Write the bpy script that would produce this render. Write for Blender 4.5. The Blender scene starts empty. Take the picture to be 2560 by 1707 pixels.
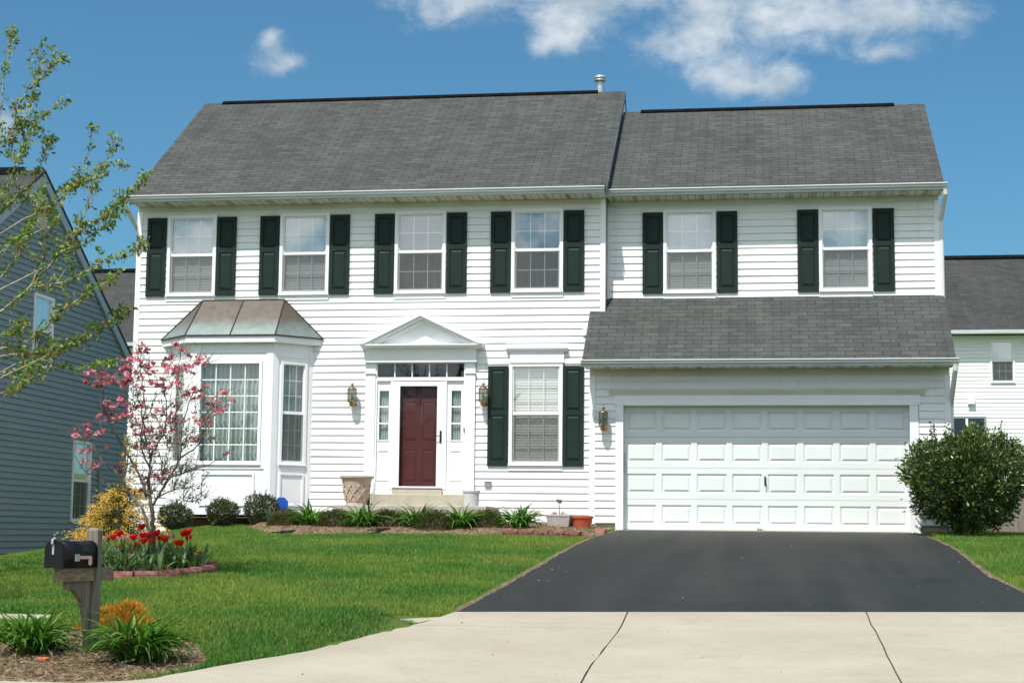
import bpy, math, random
import numpy as np
from mathutils import Vector, Matrix, noise
random.seed(11)
RNG = np.random.default_rng(7)
S = bpy.context.scene
COL = S.collection
PI = math.pi

# ------------------------------------------------------------------ camera
YAW, PITCH, ROLL = 0.1510979774494353, 0.11675354825105197, 0.010625053324405928
cy, sy, cp, sp, cr, sr = math.cos(YAW), math.sin(YAW), math.cos(PITCH), math.sin(PITCH), math.cos(ROLL), math.sin(ROLL)
Fv = Vector((-sy*cp, cy*cp, sp)); Rv = Vector((cy, sy, 0)); Uv = Rv.cross(Fv)
R2 = Rv*cr + Uv*sr; U2 = Uv*cr - Rv*sr
cam_d = bpy.data.cameras.new("camera"); cam = bpy.data.objects.new("camera", cam_d); COL.objects.link(cam)
CAM = Vector((2.394344694784661, -28.812582006460552, -0.11244135460719648))
cam.matrix_world = Matrix(((R2.x, U2.x, -Fv.x, CAM.x), (R2.y, U2.y, -Fv.y, CAM.y), (R2.z, U2.z, -Fv.z, CAM.z), (0, 0, 0, 1)))
cam_d.sensor_width = 36; cam_d.lens = 4125.58/2560*36; cam_d.clip_end = 3000; cam_d.clip_start = 0.1
S.camera = cam

# ------------------------------------------------------------------ exposure, sun
S.view_settings.view_transform = 'Standard'; S.view_settings.look = 'None'
S.view_settings.exposure = 0.45; S.view_settings.gamma = 1; S.view_settings.use_curve_mapping = False
SUN_EL, SUN_AZ = math.radians(59), math.radians(18)      # azimuth: to the left of the facade's normal
sdir = Vector((-math.sin(SUN_AZ)*math.cos(SUN_EL), -math.cos(SUN_AZ)*math.cos(SUN_EL), math.sin(SUN_EL)))
ld = bpy.data.lights.new("sun", 'SUN'); ld.energy = 4.2; ld.angle = math.radians(0.53); ld.color = (1, 0.965, 0.9)
lo = bpy.data.objects.new("sun", ld); COL.objects.link(lo)
lo.rotation_euler = sdir.to_track_quat('Z', 'Y').to_euler(); lo.location = (0, -20, 30)

# ------------------------------------------------------------------ node helper
class NT:
    def __init__(s, tree): s.t = tree; s.n = tree.nodes; s.l = tree.links
    def new(s, typ, **kw):
        n = s.n.new(typ)
        for k, v in kw.items(): setattr(n, k, v)
        return n
    def put(s, sock, v):
        if isinstance(v, bpy.types.NodeSocket): s.l.new(v, sock)
        elif isinstance(v, (tuple, list)) and sock.type == 'RGBA' and len(v) == 3: sock.default_value = (*v, 1)
        else: sock.default_value = v
    def math(s, op, a, b=0.0, c=None, clamp=False):
        n = s.new('ShaderNodeMath', operation=op, use_clamp=clamp)
        s.put(n.inputs[0], a); s.put(n.inputs[1], b)
        if c is not None: s.put(n.inputs[2], c)
        return n.outputs[0]
    def mix(s, f, a, b, blend='MIX'):
        n = s.new('ShaderNodeMix', data_type='RGBA', blend_type=blend)
        s.put(n.inputs[0], f); s.put(n.inputs[6], a); s.put(n.inputs[7], b); return n.outputs[2]
    def noise(s, vec, scale, detail=4, rough=0.55, w=0, dist=0):
        n = s.new('ShaderNodeTexNoise'); s.put(n.inputs['Vector'], vec)
        n.inputs['Scale'].default_value = scale; n.inputs['Detail'].default_value = detail
        n.inputs['Roughness'].default_value = rough; n.inputs['Distortion'].default_value = dist
        return n.outputs[0]
    def mapr(s, v, a, b, c=0.0, d=1.0, smooth=False):
        n = s.new('ShaderNodeMapRange', interpolation_type='SMOOTHSTEP' if smooth else 'LINEAR')
        s.put(n.inputs[0], v)
        for i, q in enumerate((a, b, c, d)): n.inputs[i+1].default_value = q
        return n.outputs[0]
    def sep(s, v):
        n = s.new('ShaderNodeSeparateXYZ'); s.put(n.inputs[0], v); return n.outputs
    def comb(s, x, y, z):
        n = s.new('ShaderNodeCombineXYZ'); s.put(n.inputs[0], x); s.put(n.inputs[1], y); s.put(n.inputs[2], z); return n.outputs[0]
    def vscale(s, v, k):
        n = s.new('ShaderNodeVectorMath', operation='MULTIPLY'); s.put(n.inputs[0], v); n.inputs[1].default_value = k; return n.outputs[0]

# ------------------------------------------------------------------ sky with clouds
CLOUDS = [(-0.1815,0.3401,0.0517,0.0150),(-0.0927,0.3351,0.0408,0.0122),(-0.2011,0.3308,0.0163,0.0122),(-0.1283,0.3154,0.0163,0.0122),(-0.1118,0.3176,0.0190,0.0150),(-0.1365,0.3044,0.0068,0.0068),(-0.0330,0.3314,0.0163,0.0163),(0.0043,0.3244,0.0299,0.0204),(0.0413,0.3175,0.0435,0.0177),(0.0779,0.3216,0.0245,0.0163),(0.1166,0.3174,0.0204,0.0150),(0.0749,0.2938,0.0204,0.0049),(-0.0546,0.3029,0.0231,0.0114),(-0.0358,0.3064,0.0136,0.0082),(-0.0212,0.2866,0.0218,0.0122),(-0.0066,0.2778,0.0245,0.0095),(0.0146,0.2799,0.0122,0.0109),(-0.3106,0.3032,0.0136,0.0114),(-0.3125,0.3177,0.0068,0.0076),(-0.3004,0.3000,0.0103,0.0054),(-0.4918,0.2651,0.0163,0.0109)]
W = bpy.data.worlds.new("World"); S.world = W; W.use_nodes = True
T = NT(W.node_tree); T.n.clear()
sky = T.new('ShaderNodeTexSky', sky_type='NISHITA', sun_disc=False)
sky.sun_elevation = SUN_EL; sky.sun_rotation = math.atan2(sdir.x, sdir.y)
sky.altitude = 300; sky.air_density = 1.0; sky.dust_density = 1.9; sky.ozone_density = 2.2
dirv = T.new('ShaderNodeTexCoord').outputs['Generated']
dx, dy, dz = T.sep(dirv)
ay = T.math('MAXIMUM', T.math('ABSOLUTE', dy), 0.08)
u = T.math('DIVIDE', dx, ay); v = T.math('DIVIDE', dz, ay)
uvv = T.comb(u, T.math('MULTIPLY', v, 1.25), T.mapr(dy, -1, 1, 3, 0))
wn = T.noise(uvv, 30, 7, 0.66, dist=0.6)
wn2 = T.noise(uvv, 75, 5, 0.6)
blob = None
for (bu, bv, ru, rv) in CLOUDS:
    a = T.math('MULTIPLY_ADD', u, 1/ru, -bu/ru); b = T.math('MULTIPLY_ADD', v, 1/rv, -bv/rv)
    r2 = T.math('MULTIPLY_ADD', a, a, T.math('MULTIPLY', b, b))
    g = T.math('EXPONENT', T.math('MULTIPLY', r2, -1.0))
    blob = g if blob is None else T.math('ADD', blob, g)
front = T.math('GREATER_THAN', dy, 0)
blob = T.math('MULTIPLY', T.math('MINIMUM', blob, 1.25), front)
dens_f = T.math('ADD', T.math('MULTIPLY_ADD', wn, 2.0, blob), T.math('MULTIPLY_ADD', wn2, 1.1, -1.55))
dens_f = T.math('MULTIPLY', T.mapr(dens_f, 0.02, 1.75, smooth=True), T.mapr(blob, 0.02, 0.3))
wb = T.noise(uvv, 8.5, 6, 0.6)
dens_b = T.math('MULTIPLY', T.mapr(wb, 0.43, 0.56, smooth=True), T.math('SUBTRACT', 1, front))
dens_b = T.math('MULTIPLY', dens_b, T.mapr(dz, 0.0, 0.04))
dens = T.math('MULTIPLY', T.math('MAXIMUM', dens_f, dens_b), 0.90)
ccol = T.mix(T.mapr(T.noise(uvv, 24, 5, 0.55), 0.36, 0.66), (3.9, 4.7, 5.3), (6.6, 7.1, 7.4))
ccol = T.mix(front, (12.5, 12.7, 13.0), ccol)
skyc = T.mix(1.0, sky.outputs[0], (0.51, 0.90, 1.0), 'MULTIPLY')
bg = T.new('ShaderNodeBackground'); bg.inputs['Strength'].default_value = 0.088
T.l.new(T.mix(dens, skyc, ccol), bg.inputs['Color'])
T.l.new(bg.outputs[0], T.new('ShaderNodeOutputWorld').inputs[0])

# ------------------------------------------------------------------ materials
def mat(name, c1, c2=None, scale=8, rough=0.6, bump=0, bscale=60, spec=0.4, metal=0, detail=4, stretch=(1, 1, 1), lo=0.35, hi=0.65, bdist=0.01):
    m = bpy.data.materials.new(name); m.use_nodes = True; t = NT(m.node_tree); b = t.n['Principled BSDF']
    b.inputs['Roughness'].default_value = rough; b.inputs['Metallic'].default_value = metal
    b.inputs['Specular IOR Level'].default_value = spec
    co = t.new('ShaderNodeTexCoord').outputs['Object']
    if stretch != (1, 1, 1): co = t.vscale(co, stretch)
    if c2 is None: b.inputs['Base Color'].default_value = (*c1, 1)
    else: t.l.new(t.mix(t.mapr(t.noise(co, scale, detail), lo, hi), c1, c2), b.inputs['Base Color'])
    if bump:
        bn = t.new('ShaderNodeBump'); bn.inputs['Strength'].default_value = bump; bn.inputs['Distance'].default_value = bdist
        t.l.new(t.noise(co, bscale, 5), bn.inputs['Height']); t.l.new(bn.outputs[0], b.inputs['Normal'])
    m['b'] = 1
    return m

def leafmat(name, trans=0.35, rough=0.5, spec=0.3):
    m = bpy.data.materials.new(name); m.use_nodes = True; t = NT(m.node_tree); b = t.n['Principled BSDF']
    at = t.new('ShaderNodeAttribute', attribute_name='col').outputs['Color']
    t.l.new(at, b.inputs['Base Color']); b.inputs['Roughness'].default_value = rough; b.inputs['Specular IOR Level'].default_value = spec
    tr = t.new('ShaderNodeBsdfTranslucent'); t.l.new(t.mix(1, at, (1.2, 1.25, 0.7), 'MULTIPLY'), tr.inputs['Color'])
    mx = t.new('ShaderNodeMixShader'); mx.inputs[0].default_value = trans
    t.l.new(b.outputs[0], mx.inputs[1]); t.l.new(tr.outputs[0], mx.inputs[2]); t.l.new(mx.outputs[0], t.n['Material Output'].inputs[0])
    return m

def shingle(name, c1, c2, slope, dark):
    m = bpy.data.materials.new(name); m.use_nodes = True; t = NT(m.node_tree); b = t.n['Principled BSDF']
    co = t.new('ShaderNodeTexCoord').outputs['Object']; x, y, z = t.sep(co)
    ys = t.math('MULTIPLY', y, math.sqrt(1+slope*slope))
    vec = t.comb(x, ys, 0.0)
    br = t.new('ShaderNodeTexBrick'); br.offset = 0.5; br.offset_frequency = 2; br.squash = 1
    t.l.new(vec, br.inputs['Vector'])
    br.inputs['Color1'].default_value = (*c1, 1); br.inputs['Color2'].default_value = (*c2, 1); br.inputs['Mortar'].default_value = (*dark, 1)
    br.inputs['Scale'].default_value = 1; br.inputs['Mortar Size'].default_value = 0.0060; br.inputs['Mortar Smooth'].default_value = 0.3
    br.inputs['Bias'].default_value = -0.1; br.inputs['Brick Width'].default_value = 0.305; br.inputs['Row Height'].default_value = 0.127
    big = t.mapr(t.noise(t.vscale(vec, (1, 1, 1)), 0.55, 5), 0.3, 0.7, 0.90, 1.10)
    fine = t.mapr(t.noise(t.vscale(vec, (1, 2.2, 1)), 4, 3, 0.6), 0.25, 0.75, 0.84, 1.16)
    gr = t.mapr(t.noise(vec, 160, 2), 0.25, 0.75, 0.8, 1.2)
    strk = t.mapr(t.noise(t.vscale(vec, (2.2, 0.25, 1)), 1.6, 3), 0.3, 0.7, 0.88, 1.1)
    f = t.math('MULTIPLY', t.math('MULTIPLY', big, fine), t.math('MULTIPLY', gr, strk))
    t.l.new(t.mix(1.0, br.outputs['Color'], t.comb(f, f, f), 'MULTIPLY'), b.inputs['Base Color'])
    b.inputs['Roughness'].default_value = 0.9; b.inputs['Specular IOR Level'].default_value = 0.2
    bn = t.new('ShaderNodeBump'); bn.inputs['Strength'].default_value = 0.5; bn.inputs['Distance'].default_value = 0.01
    t.l.new(t.math('MULTIPLY_ADD', br.outputs['Fac'], -1, t.math('MULTIPLY', t.noise(vec, 120, 2), 0.4)), bn.inputs['Height']); t.l.new(bn.outputs[0], b.inputs['Normal'])
    return m

def glassmat(name, tint, refl):
    m = bpy.data.materials.new(name); m.use_nodes = True; t = NT(m.node_tree); t.n.remove(t.n['Principled BSDF'])
    tr = t.new('ShaderNodeBsdfTransparent'); tr.inputs[0].default_value = (*tint, 1)
    gl = t.new('ShaderNodeBsdfGlossy'); gl.inputs['Roughness'].default_value = 0.015; gl.inputs[0].default_value = (0.95, 0.98, 1, 1)
    bn = t.new('ShaderNodeBump'); bn.inputs['Strength'].default_value = 0.03; bn.inputs['Distance'].default_value = 0.02
    t.l.new(t.noise(t.new('ShaderNodeTexCoord').outputs['Object'], 2.2, 2), bn.inputs['Height']); t.l.new(bn.outputs[0], gl.inputs['Normal'])
    lw = t.new('ShaderNodeLayerWeight'); lw.inputs[0].default_value = 0.5
    fr_ = t.math('MULTIPLY_ADD', t.math('POWER', lw.outputs['Facing'], 5.0), 0.96, 0.042)
    mx = t.new('ShaderNodeMixShader'); t.l.new(t.math('MULTIPLY', fr_, refl, clamp=True), mx.inputs[0])
    t.l.new(tr.outputs[0], mx.inputs[1]); t.l.new(gl.outputs[0], mx.inputs[2]); t.l.new(mx.outputs[0], t.n['Material Output'].inputs[0])
    m.use_transparent_shadow = True
    return m

def screenmat(name, c, open_):
    m = bpy.data.materials.new(name); m.use_nodes = True; t = NT(m.node_tree); b = t.n['Principled BSDF']
    b.inputs['Base Color'].default_value = (*c, 1); b.inputs['Roughness'].default_value = 0.7
    tr = t.new('ShaderNodeBsdfTransparent'); mx = t.new('ShaderNodeMixShader'); mx.inputs[0].default_value = open_
    t.l.new(b.outputs[0], mx.inputs[1]); t.l.new(tr.outputs[0], mx.inputs[2]); t.l.new(mx.outputs[0], t.n['Material Output'].inputs[0])
    m.use_transparent_shadow = True
    return m

def slatmat(name, c1, c2, period, axis=2):
    """horizontal slats: shade of each gap put into the colour as stripes, set by height"""
    m = bpy.data.materials.new(name); m.use_nodes = True; t = NT(m.node_tree); b = t.n['Principled BSDF']
    z = t.sep(t.new('ShaderNodeTexCoord').outputs['Object'])[axis]
    f = t.math('FRACT', t.math('MULTIPLY', z, 1/period))
    t.l.new(t.mix(t.mapr(f, 0.0, 0.35), c1, c2), b.inputs['Base Color']); b.inputs['Roughness'].default_value = 0.6  # foot of each slat darkened in colour, as shade between slats
    return m

M = {}
M['siding'] = mat('white_vinyl', (0.80, 0.80, 0.79), (0.75, 0.755, 0.745), 1.3, 0.45, 0.05, 6, 0.35, stretch=(0.35, 1, 5))
def sidingmat(name, zref, x0=0.0):
    m = mat(name, (0.80, 0.80, 0.79), (0.755, 0.76, 0.75), 1.3, 0.45, 0.05, 6, 0.35, stretch=(0.35, 1, 5)); t = NT(m.node_tree); b = t.n['Principled BSDF']
    src = b.inputs['Base Color'].links[0].from_socket; co = t.new('ShaderNodeTexCoord').outputs['Object']; x, y, z = t.sep(co)
    k = t.math('FLOOR', t.math('MULTIPLY_ADD', z, 1/0.1297, -zref/0.1297+0.02)); wn_ = t.new('ShaderNodeTexWhiteNoise', noise_dimensions='1D'); t.l.new(k, wn_.inputs['W'])
    fr = t.math('FRACT', t.math('ADD', t.math('MULTIPLY', x, 1/3.66), t.math('MULTIPLY', wn_.outputs[0], 7.3)))
    c = t.mix(t.math('MULTIPLY', t.math('LESS_THAN', fr, 0.0016), 0.55), src, (0.30, 0.31, 0.30))
    kk = t.mapr(wn_.outputs[0], 0, 1, 0.965, 1.0); c = t.mix(1, c, t.comb(kk, kk, kk), 'MULTIPLY')
    gr = t.math('MULTIPLY', t.mapr(t.noise(t.vscale(co, (2.5, 1, .22)), 2.0, 5, .65), 0.52, 0.8), 0.22)
    c = t.mix(gr, c, (0.52, 0.53, 0.46)); t.l.new(c, b.inputs['Base Color']); return m
M['siding_main'] = sidingmat('white_vinyl_main', .261); M['siding_wing'] = sidingmat('white_vinyl_wing', .205); M['siding_garage'] = sidingmat('white_vinyl_garage', .121)
M['trim'] = mat('white_trim', (0.82, 0.825, 0.83), (0.77, 0.78, 0.785), 3, 0.4, 0.03, 10, 0.4)
M['sash'] = mat('white_window_vinyl', (0.82, 0.83, 0.83), None, rough=0.35)
M['bay_paint'] = mat('bay_paint', (0.80, 0.81, 0.83), (0.75, 0.765, 0.785), 2, 0.42, 0.03, 8)
M['frieze'] = mat('weathered_frieze', (0.70, 0.70, 0.64), (0.60, 0.60, 0.52), 2.2, 0.5, stretch=(0.5, 1, 2))
M['soffit'] = None
M['gutter'] = mat('aluminium_gutter', (0.50, 0.55, 0.55), (0.40, 0.45, 0.44), 1.6, 0.4, spec=0.5, stretch=(0.6, 1, 6))
M['spout'] = mat('white_downspout', (0.70, 0.71, 0.70), (0.62, 0.63, 0.62), 3, 0.4)
M['shutter'] = mat('dark_green_shutter', (0.017, 0.031, 0.026), (0.012, 0.023, 0.020), 3, 0.55, 0.1, 180, 0.16, bdist=0.002)
M['roof'] = shingle('charcoal_shingles', (0.071, 0.076, 0.072), (0.050, 0.054, 0.052), 0.706, (0.021, 0.022, 0.021))
M['roof_brown'] = shingle('brown_grey_shingles', (0.056, 0.057, 0.056), (0.040, 0.041, 0.040), 0.75, (0.024, 0.024, 0.024))
M['vent_shadow_black'] = mat('shadow_black_vent', (0.004, 0.004, 0.0045), (0.010, 0.008, 0.007), 5, 0.9, spec=0.05)  # vent colour blackened to stand in for the shadow under its overhang
M['rake'] = mat('rake_metal', (0.085, 0.105, 0.125), (0.05, 0.06, 0.075), 4, 0.5)
M['drip'] = mat('dark_drip_edge', (0.05, 0.038, 0.032), (0.03, 0.025, 0.022), 4, 0.6)
M['glass'] = glassmat('window_glass', (0.90, 0.93, 0.92), 2.3)
M['glass_sky'] = glassmat('upper_sash_glass', (0.90, 0.93, 0.92), 5.5)
M['glass_clear'] = glassmat('storm_door_glass', (0.93, 0.94, 0.93), 0.6)
M['glass_dark'] = glassmat('transom_glass', (0.45, 0.47, 0.47), 1.8)
M['screen'] = screenmat('insect_screen', (0.10, 0.105, 0.105), 0.50)
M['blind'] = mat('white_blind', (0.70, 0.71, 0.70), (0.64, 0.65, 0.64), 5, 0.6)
M['blind_grey'] = mat('dark_grey_blind', (0.25, 0.26, 0.26), (0.19, 0.20, 0.20), 4, 0.6, stretch=(.4, 1, 6))  # darker grey blind for the two upstairs windows nearest the wing
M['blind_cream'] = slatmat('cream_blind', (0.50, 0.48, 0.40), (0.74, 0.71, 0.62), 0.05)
M['curtain'] = mat('pale_curtain', (0.46, 0.52, 0.49), (0.36, 0.42, 0.40), 6, 0.8, stretch=(3, 3, 0.4))
M['curtain_dark'] = mat('brown_curtain', (0.16, 0.13, 0.11), (0.09, 0.07, 0.065), 5, 0.8, stretch=(3, 3, 0.3))
M['interior'] = mat('room_dark', (0.05, 0.048, 0.045), None, rough=0.9)
M['red_door'] = mat('maroon_door', (0.088, 0.0235, 0.026), (0.078, 0.021, 0.023), 4, 0.5, spec=0.25)
M['brass'] = mat('aged_brass', (0.55, 0.34, 0.13), (0.32, 0.19, 0.08), 20, 0.35, metal=0.85)
M['bronze'] = mat('dull_bronze', (0.28, 0.19, 0.11), (0.17, 0.115, 0.07), 20, 0.4, metal=0.7)
M['black_metal'] = mat('black_metal', (0.02, 0.02, 0.02), None, rough=0.35)
M['garage'] = mat('garage_door_paint', (0.70, 0.73, 0.71), (0.66, 0.69, 0.67), 1.2, 0.42, 0.02, 20)
M['concrete_base'] = mat('foundation_concrete', (0.50, 0.44, 0.36), (0.38, 0.32, 0.25), 3, 0.9, 0.3, 40)
M['brick_base'] = mat('brown_foundation', (0.26, 0.13, 0.085), (0.18, 0.09, 0.06), 4, 0.9, 0.3, 40)
M['step'] = mat('step_concrete', (0.42, 0.39, 0.31), (0.35, 0.32, 0.25), 4, 0.9, 0.25, 60)
M['stepl'] = mat('step_concrete_pink', (0.44, 0.38, 0.34), (0.36, 0.31, 0.28), 4, 0.9, 0.25, 60)
M['grey_siding'] = mat('blue_grey_vinyl', (0.232, 0.282, 0.290), (0.200, 0.250, 0.258), 1.2, 0.5, 0.05, 6, stretch=(1, 0.4, 5))
M['grey_trim'] = mat('grey_trim', (0.33, 0.40, 0.44), None, rough=0.45)
M['block'] = mat('grey_block', (0.20, 0.24, 0.25), (0.15, 0.18, 0.19), 5, 0.9, 0.3, 30)
M['louver'] = slatmat('tan_louver', (0.16, 0.14, 0.09), (0.52, 0.47, 0.30), 0.065)  # louvre gaps are stripes, their shade painted on a flat vent
M['bark'] = mat('grey_bark', (0.20, 0.165, 0.14), (0.10, 0.08, 0.068), 22, 0.9, 0.5, 50, stretch=(1, 1, 0.3))
M['bark_light'] = mat('pale_maple_bark', (0.42, 0.38, 0.31), (0.24, 0.21, 0.17), 16, 0.9, 0.4, 50)
M['leaf'] = leafmat('leaf', 0.35); M['leaf_gloss'] = leafmat('glossy_leaf', 0.12, 0.33, 0.5)
M['petal'] = leafmat('petal', 0.4, 0.6); M['tulip'] = leafmat('tulip_petal', 0.45, 0.45)
M['blade'] = leafmat('grass_blade', 0.35, 0.55, 0.25)
M['wood'] = mat('weathered_post', (0.27, 0.235, 0.18), (0.105, 0.088, 0.065), 9, 0.85, 0.5, 30, stretch=(6, 6, 0.35), lo=0.3, hi=0.7)
M['wood_arm'] = mat('weathered_arm', (0.29, 0.225, 0.15), (0.14, 0.105, 0.07), 8, 0.85, 0.5, 30, stretch=(6, 0.4, 6), lo=0.3, hi=0.7)
M['mail_black'] = mat('black_mailbox_paint', (0.005, 0.005, 0.006), (0.010, 0.010, 0.011), 6, 0.36, 0.04, 20, 0.28)
M['flag'] = mat('faded_pink_flag', (0.68, 0.42, 0.40), (0.60, 0.36, 0.34), 12, 0.5)
M['steel'] = mat('galvanised_steel', (0.55, 0.57, 0.58), (0.40, 0.42, 0.43), 14, 0.4, metal=0.6)
M['terracotta_pale'] = mat('pale_terracotta', (0.52, 0.40, 0.32), (0.44, 0.33, 0.26), 7, 0.85, 0.2, 50)
M['pot_grey'] = mat('grey_plastic_pot', (0.52, 0.52, 0.50), (0.46, 0.46, 0.45), 6, 0.5)
M['pot_mauve'] = mat('mauve_grey_plastic', (0.45, 0.41, 0.40), (0.38, 0.34, 0.34), 6, 0.6)
M['pot_dark'] = mat('dusky_plastic', (0.36, 0.33, 0.33), (0.24, 0.22, 0.22), 6, 0.6)
M['pot_red'] = mat('terracotta_plastic', (0.46, 0.095, 0.05), (0.38, 0.075, 0.04), 6, 0.45)
M['soil'] = mat('soil', (0.13, 0.095, 0.065), (0.065, 0.048, 0.033), 20, 0.95)
M['edging'] = mat('red_split_block', (0.30, 0.125, 0.10), (0.17, 0.075, 0.065), 16, 0.95, 0.9, 60, bdist=0.02)
M['edging_dark'] = mat('dark_red_block', (0.22, 0.085, 0.07), (0.10, 0.045, 0.04), 14, 0.95, 0.9, 50, bdist=0.02)
M['paver'] = mat('red_paver', (0.42, 0.20, 0.15), (0.34, 0.16, 0.12), 6, 0.9, 0.3, 40)
M['fence'] = mat('grey_board_fence', (0.25, 0.21, 0.17), (0.15, 0.125, 0.10), 7, 0.9, 0.4, 30, stretch=(5, 5, 0.4))
M['blue'] = mat('blue_sign', (0.01, 0.075, 0.40), None, rough=0.4)
M['white'] = mat('plain_white', (0.75, 0.76, 0.77), None, rough=0.5)
M['grey_box'] = mat('grey_box', (0.22, 0.25, 0.26), None, rough=0.5)
M['drain'] = mat('black_plastic', (0.02, 0.02, 0.022), (0.045, 0.045, 0.05), 8, 0.45)
M['lampglass'] = glassmat('lantern_glass', (0.50, 0.56, 0.50), 1.6)

m = bpy.data.materials.new('stained_soffit'); m.use_nodes = True; t = NT(m.node_tree); b = t.n['Principled BSDF']
x, y, z = t.sep(t.new('ShaderNodeTexCoord').outputs['Object'])
gv = t.math('LESS_THAN', t.math('FRACT', t.math('MULTIPLY', x, 1/0.135)), 0.12)
st = t.math('PINGPONG', t.math('ADD', t.math('MULTIPLY', x, 1/0.40), 0.2), 0.5)
stn = t.math('MULTIPLY', t.mapr(st, 0.30, 0.5, smooth=True), t.mapr(t.noise(t.comb(x, y, z), 2.5, 4), 0.35, 0.65, 0.25, 1.0))
c = t.mix(stn, (0.68, 0.67, 0.59), (0.30, 0.23, 0.13)); c = t.mix(t.math('MULTIPLY', gv, 0.75), c, (0.20, 0.17, 0.11))
t.l.new(c, b.inputs['Base Color']); b.inputs['Roughness'].default_value = 0.6
M['soffit'] = m

m = bpy.data.materials.new('patinated_copper'); m.use_nodes = True; t = NT(m.node_tree); b = t.n['Principled BSDF']
co = t.new('ShaderNodeTexCoord').outputs['Object']; x, y, z = t.sep(co)
h = t.math('ADD', t.mapr(z, 3.47, 4.22), t.math('MULTIPLY_ADD', t.noise(t.vscale(co, (3.5, 3.5, 1.0)), 2.2, 5), 0.34, -0.17))
c = t.mix(t.mapr(h, 0.08, 0.55, smooth=True), (0.19, 0.25, 0.245), (0.094, 0.078, 0.064))
c = t.mix(t.mapr(t.noise(co, 9, 4), 0.3, 0.7, 0, 0.35), c, (0.14, 0.135, 0.12))
t.l.new(c, b.inputs['Base Color']); b.inputs['Metallic'].default_value = 0.35
t.l.new(t.mapr(t.noise(co, 5, 3), 0.3, 0.7, 0.38, 0.6), b.inputs['Roughness'])
M['copper'] = m
M['copper_seam'] = mat('copper_seam', (0.035, 0.026, 0.02), (0.06, 0.045, 0.035), 10, 0.6, metal=0.3)

def groundmat(name, builder):
    m = bpy.data.materials.new(name); m.use_nodes = True; t = NT(m.node_tree); b = t.n['Principled BSDF']
    co = t.new('ShaderNodeTexCoord').outputs['Object']; builder(t, b, co); M[name] = m
def g_turf(t, b, co):
    c = t.mix(t.mapr(t.noise(co, 0.9, 5), 0.35, 0.65), (0.048, 0.098, 0.018), (0.080, 0.130, 0.028))
    c = t.mix(t.mapr(t.noise(co, 45, 4), 0.45, 0.7), c, (0.11, 0.105, 0.045))
    t.l.new(c, b.inputs['Base Color']); b.inputs['Roughness'].default_value = 0.95; b.inputs['Specular IOR Level'].default_value = 0.1
groundmat('turf', g_turf)
def g_asph(t, b, co):
    c = t.mix(t.mapr(t.noise(t.vscale(co, (1, 0.35, 1)), 0.8, 5), 0.3, 0.7), (0.0125, 0.0138, 0.0130), (0.0205, 0.0218, 0.0200))
    tr = t.math('MULTIPLY', t.mapr(t.noise(t.vscale(co, (2.4, 0.12, 1)), 1.0, 3), 0.42, 0.72), 0.55)
    c = t.mix(t.mapr(t.noise(t.vscale(co, (1, .5, 1)), 1.3, 4), 0.58, 0.75), c, (0.0085, 0.009, 0.009))
    c = t.mix(t.mapr(t.sep(co)[1], -3.5, 0.3, 0, .55), c, (0.040, 0.040, 0.034))
    c = t.mix(tr, c, (0.034, 0.034, 0.029))
    sp_ = t.mapr(t.noise(co, 300, 2), 0.35, 0.8, 0.75, 1.5)
    c = t.mix(1, c, t.comb(sp_, sp_, sp_), 'MULTIPLY')
    c = t.mix(t.math('GREATER_THAN', t.noise(co, 42, 2), 0.785), c, (0.16, 0.15, 0.125))
    t.l.new(c, b.inputs['Base Color']); b.inputs['Roughness'].default_value = 0.75; b.inputs['Specular IOR Level'].default_value = 0.35
    bn = t.new('ShaderNodeBump'); bn.inputs['Strength'].default_value = 0.5; bn.inputs['Distance'].default_value = 0.006
    t.l.new(t.noise(co, 220, 3), bn.inputs['Height']); t.l.new(bn.outputs[0], b.inputs['Normal'])
groundmat('asphalt', g_asph)
def g_conc(t, b, co):
    c = t.mix(t.mapr(t.noise(co, 0.7, 6, 0.6), 0.3, 0.7), (0.315, 0.283, 0.218), (0.39, 0.357, 0.282))
    c = t.mix(t.mapr(t.noise(co, 3.5, 5, 0.65), 0.52, 0.75, 0, 0.4), c, (0.265, 0.23, 0.17))
    c = t.mix(t.mapr(t.noise(t.vscale(co, (.5, 2.2, 1)), 1.6, 6, .7), 0.55, 0.72, 0, .5), c, (0.43, 0.405, 0.33))
    c = t.mix(t.mapr(t.noise(co, 11, 4, .7), 0.60, 0.78, 0, .55), c, (0.235, 0.205, 0.15))
    g = t.mapr(t.noise(t.vscale(co, (6, 1, 1)), 28, 3), 0.25, 0.8, 0.88, 1.11); c = t.mix(1, c, t.comb(g, g, g), 'MULTIPLY')
    c = t.mix(t.math('GREATER_THAN', t.noise(co, 26, 2, 0.5), 0.775), c, (0.25, 0.22, 0.17))
    t.l.new(c, b.inputs['Base Color']); b.inputs['Roughness'].default_value = 0.9; b.inputs['Specular IOR Level'].default_value = 0.2
    bn = t.new('ShaderNodeBump'); bn.inputs['Strength'].default_value = 0.35; bn.inputs['Distance'].default_value = 0.004
    t.l.new(t.noise(co, 180, 3), bn.inputs['Height']); t.l.new(bn.outputs[0], b.inputs['Normal'])
groundmat('concrete', g_conc)
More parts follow.
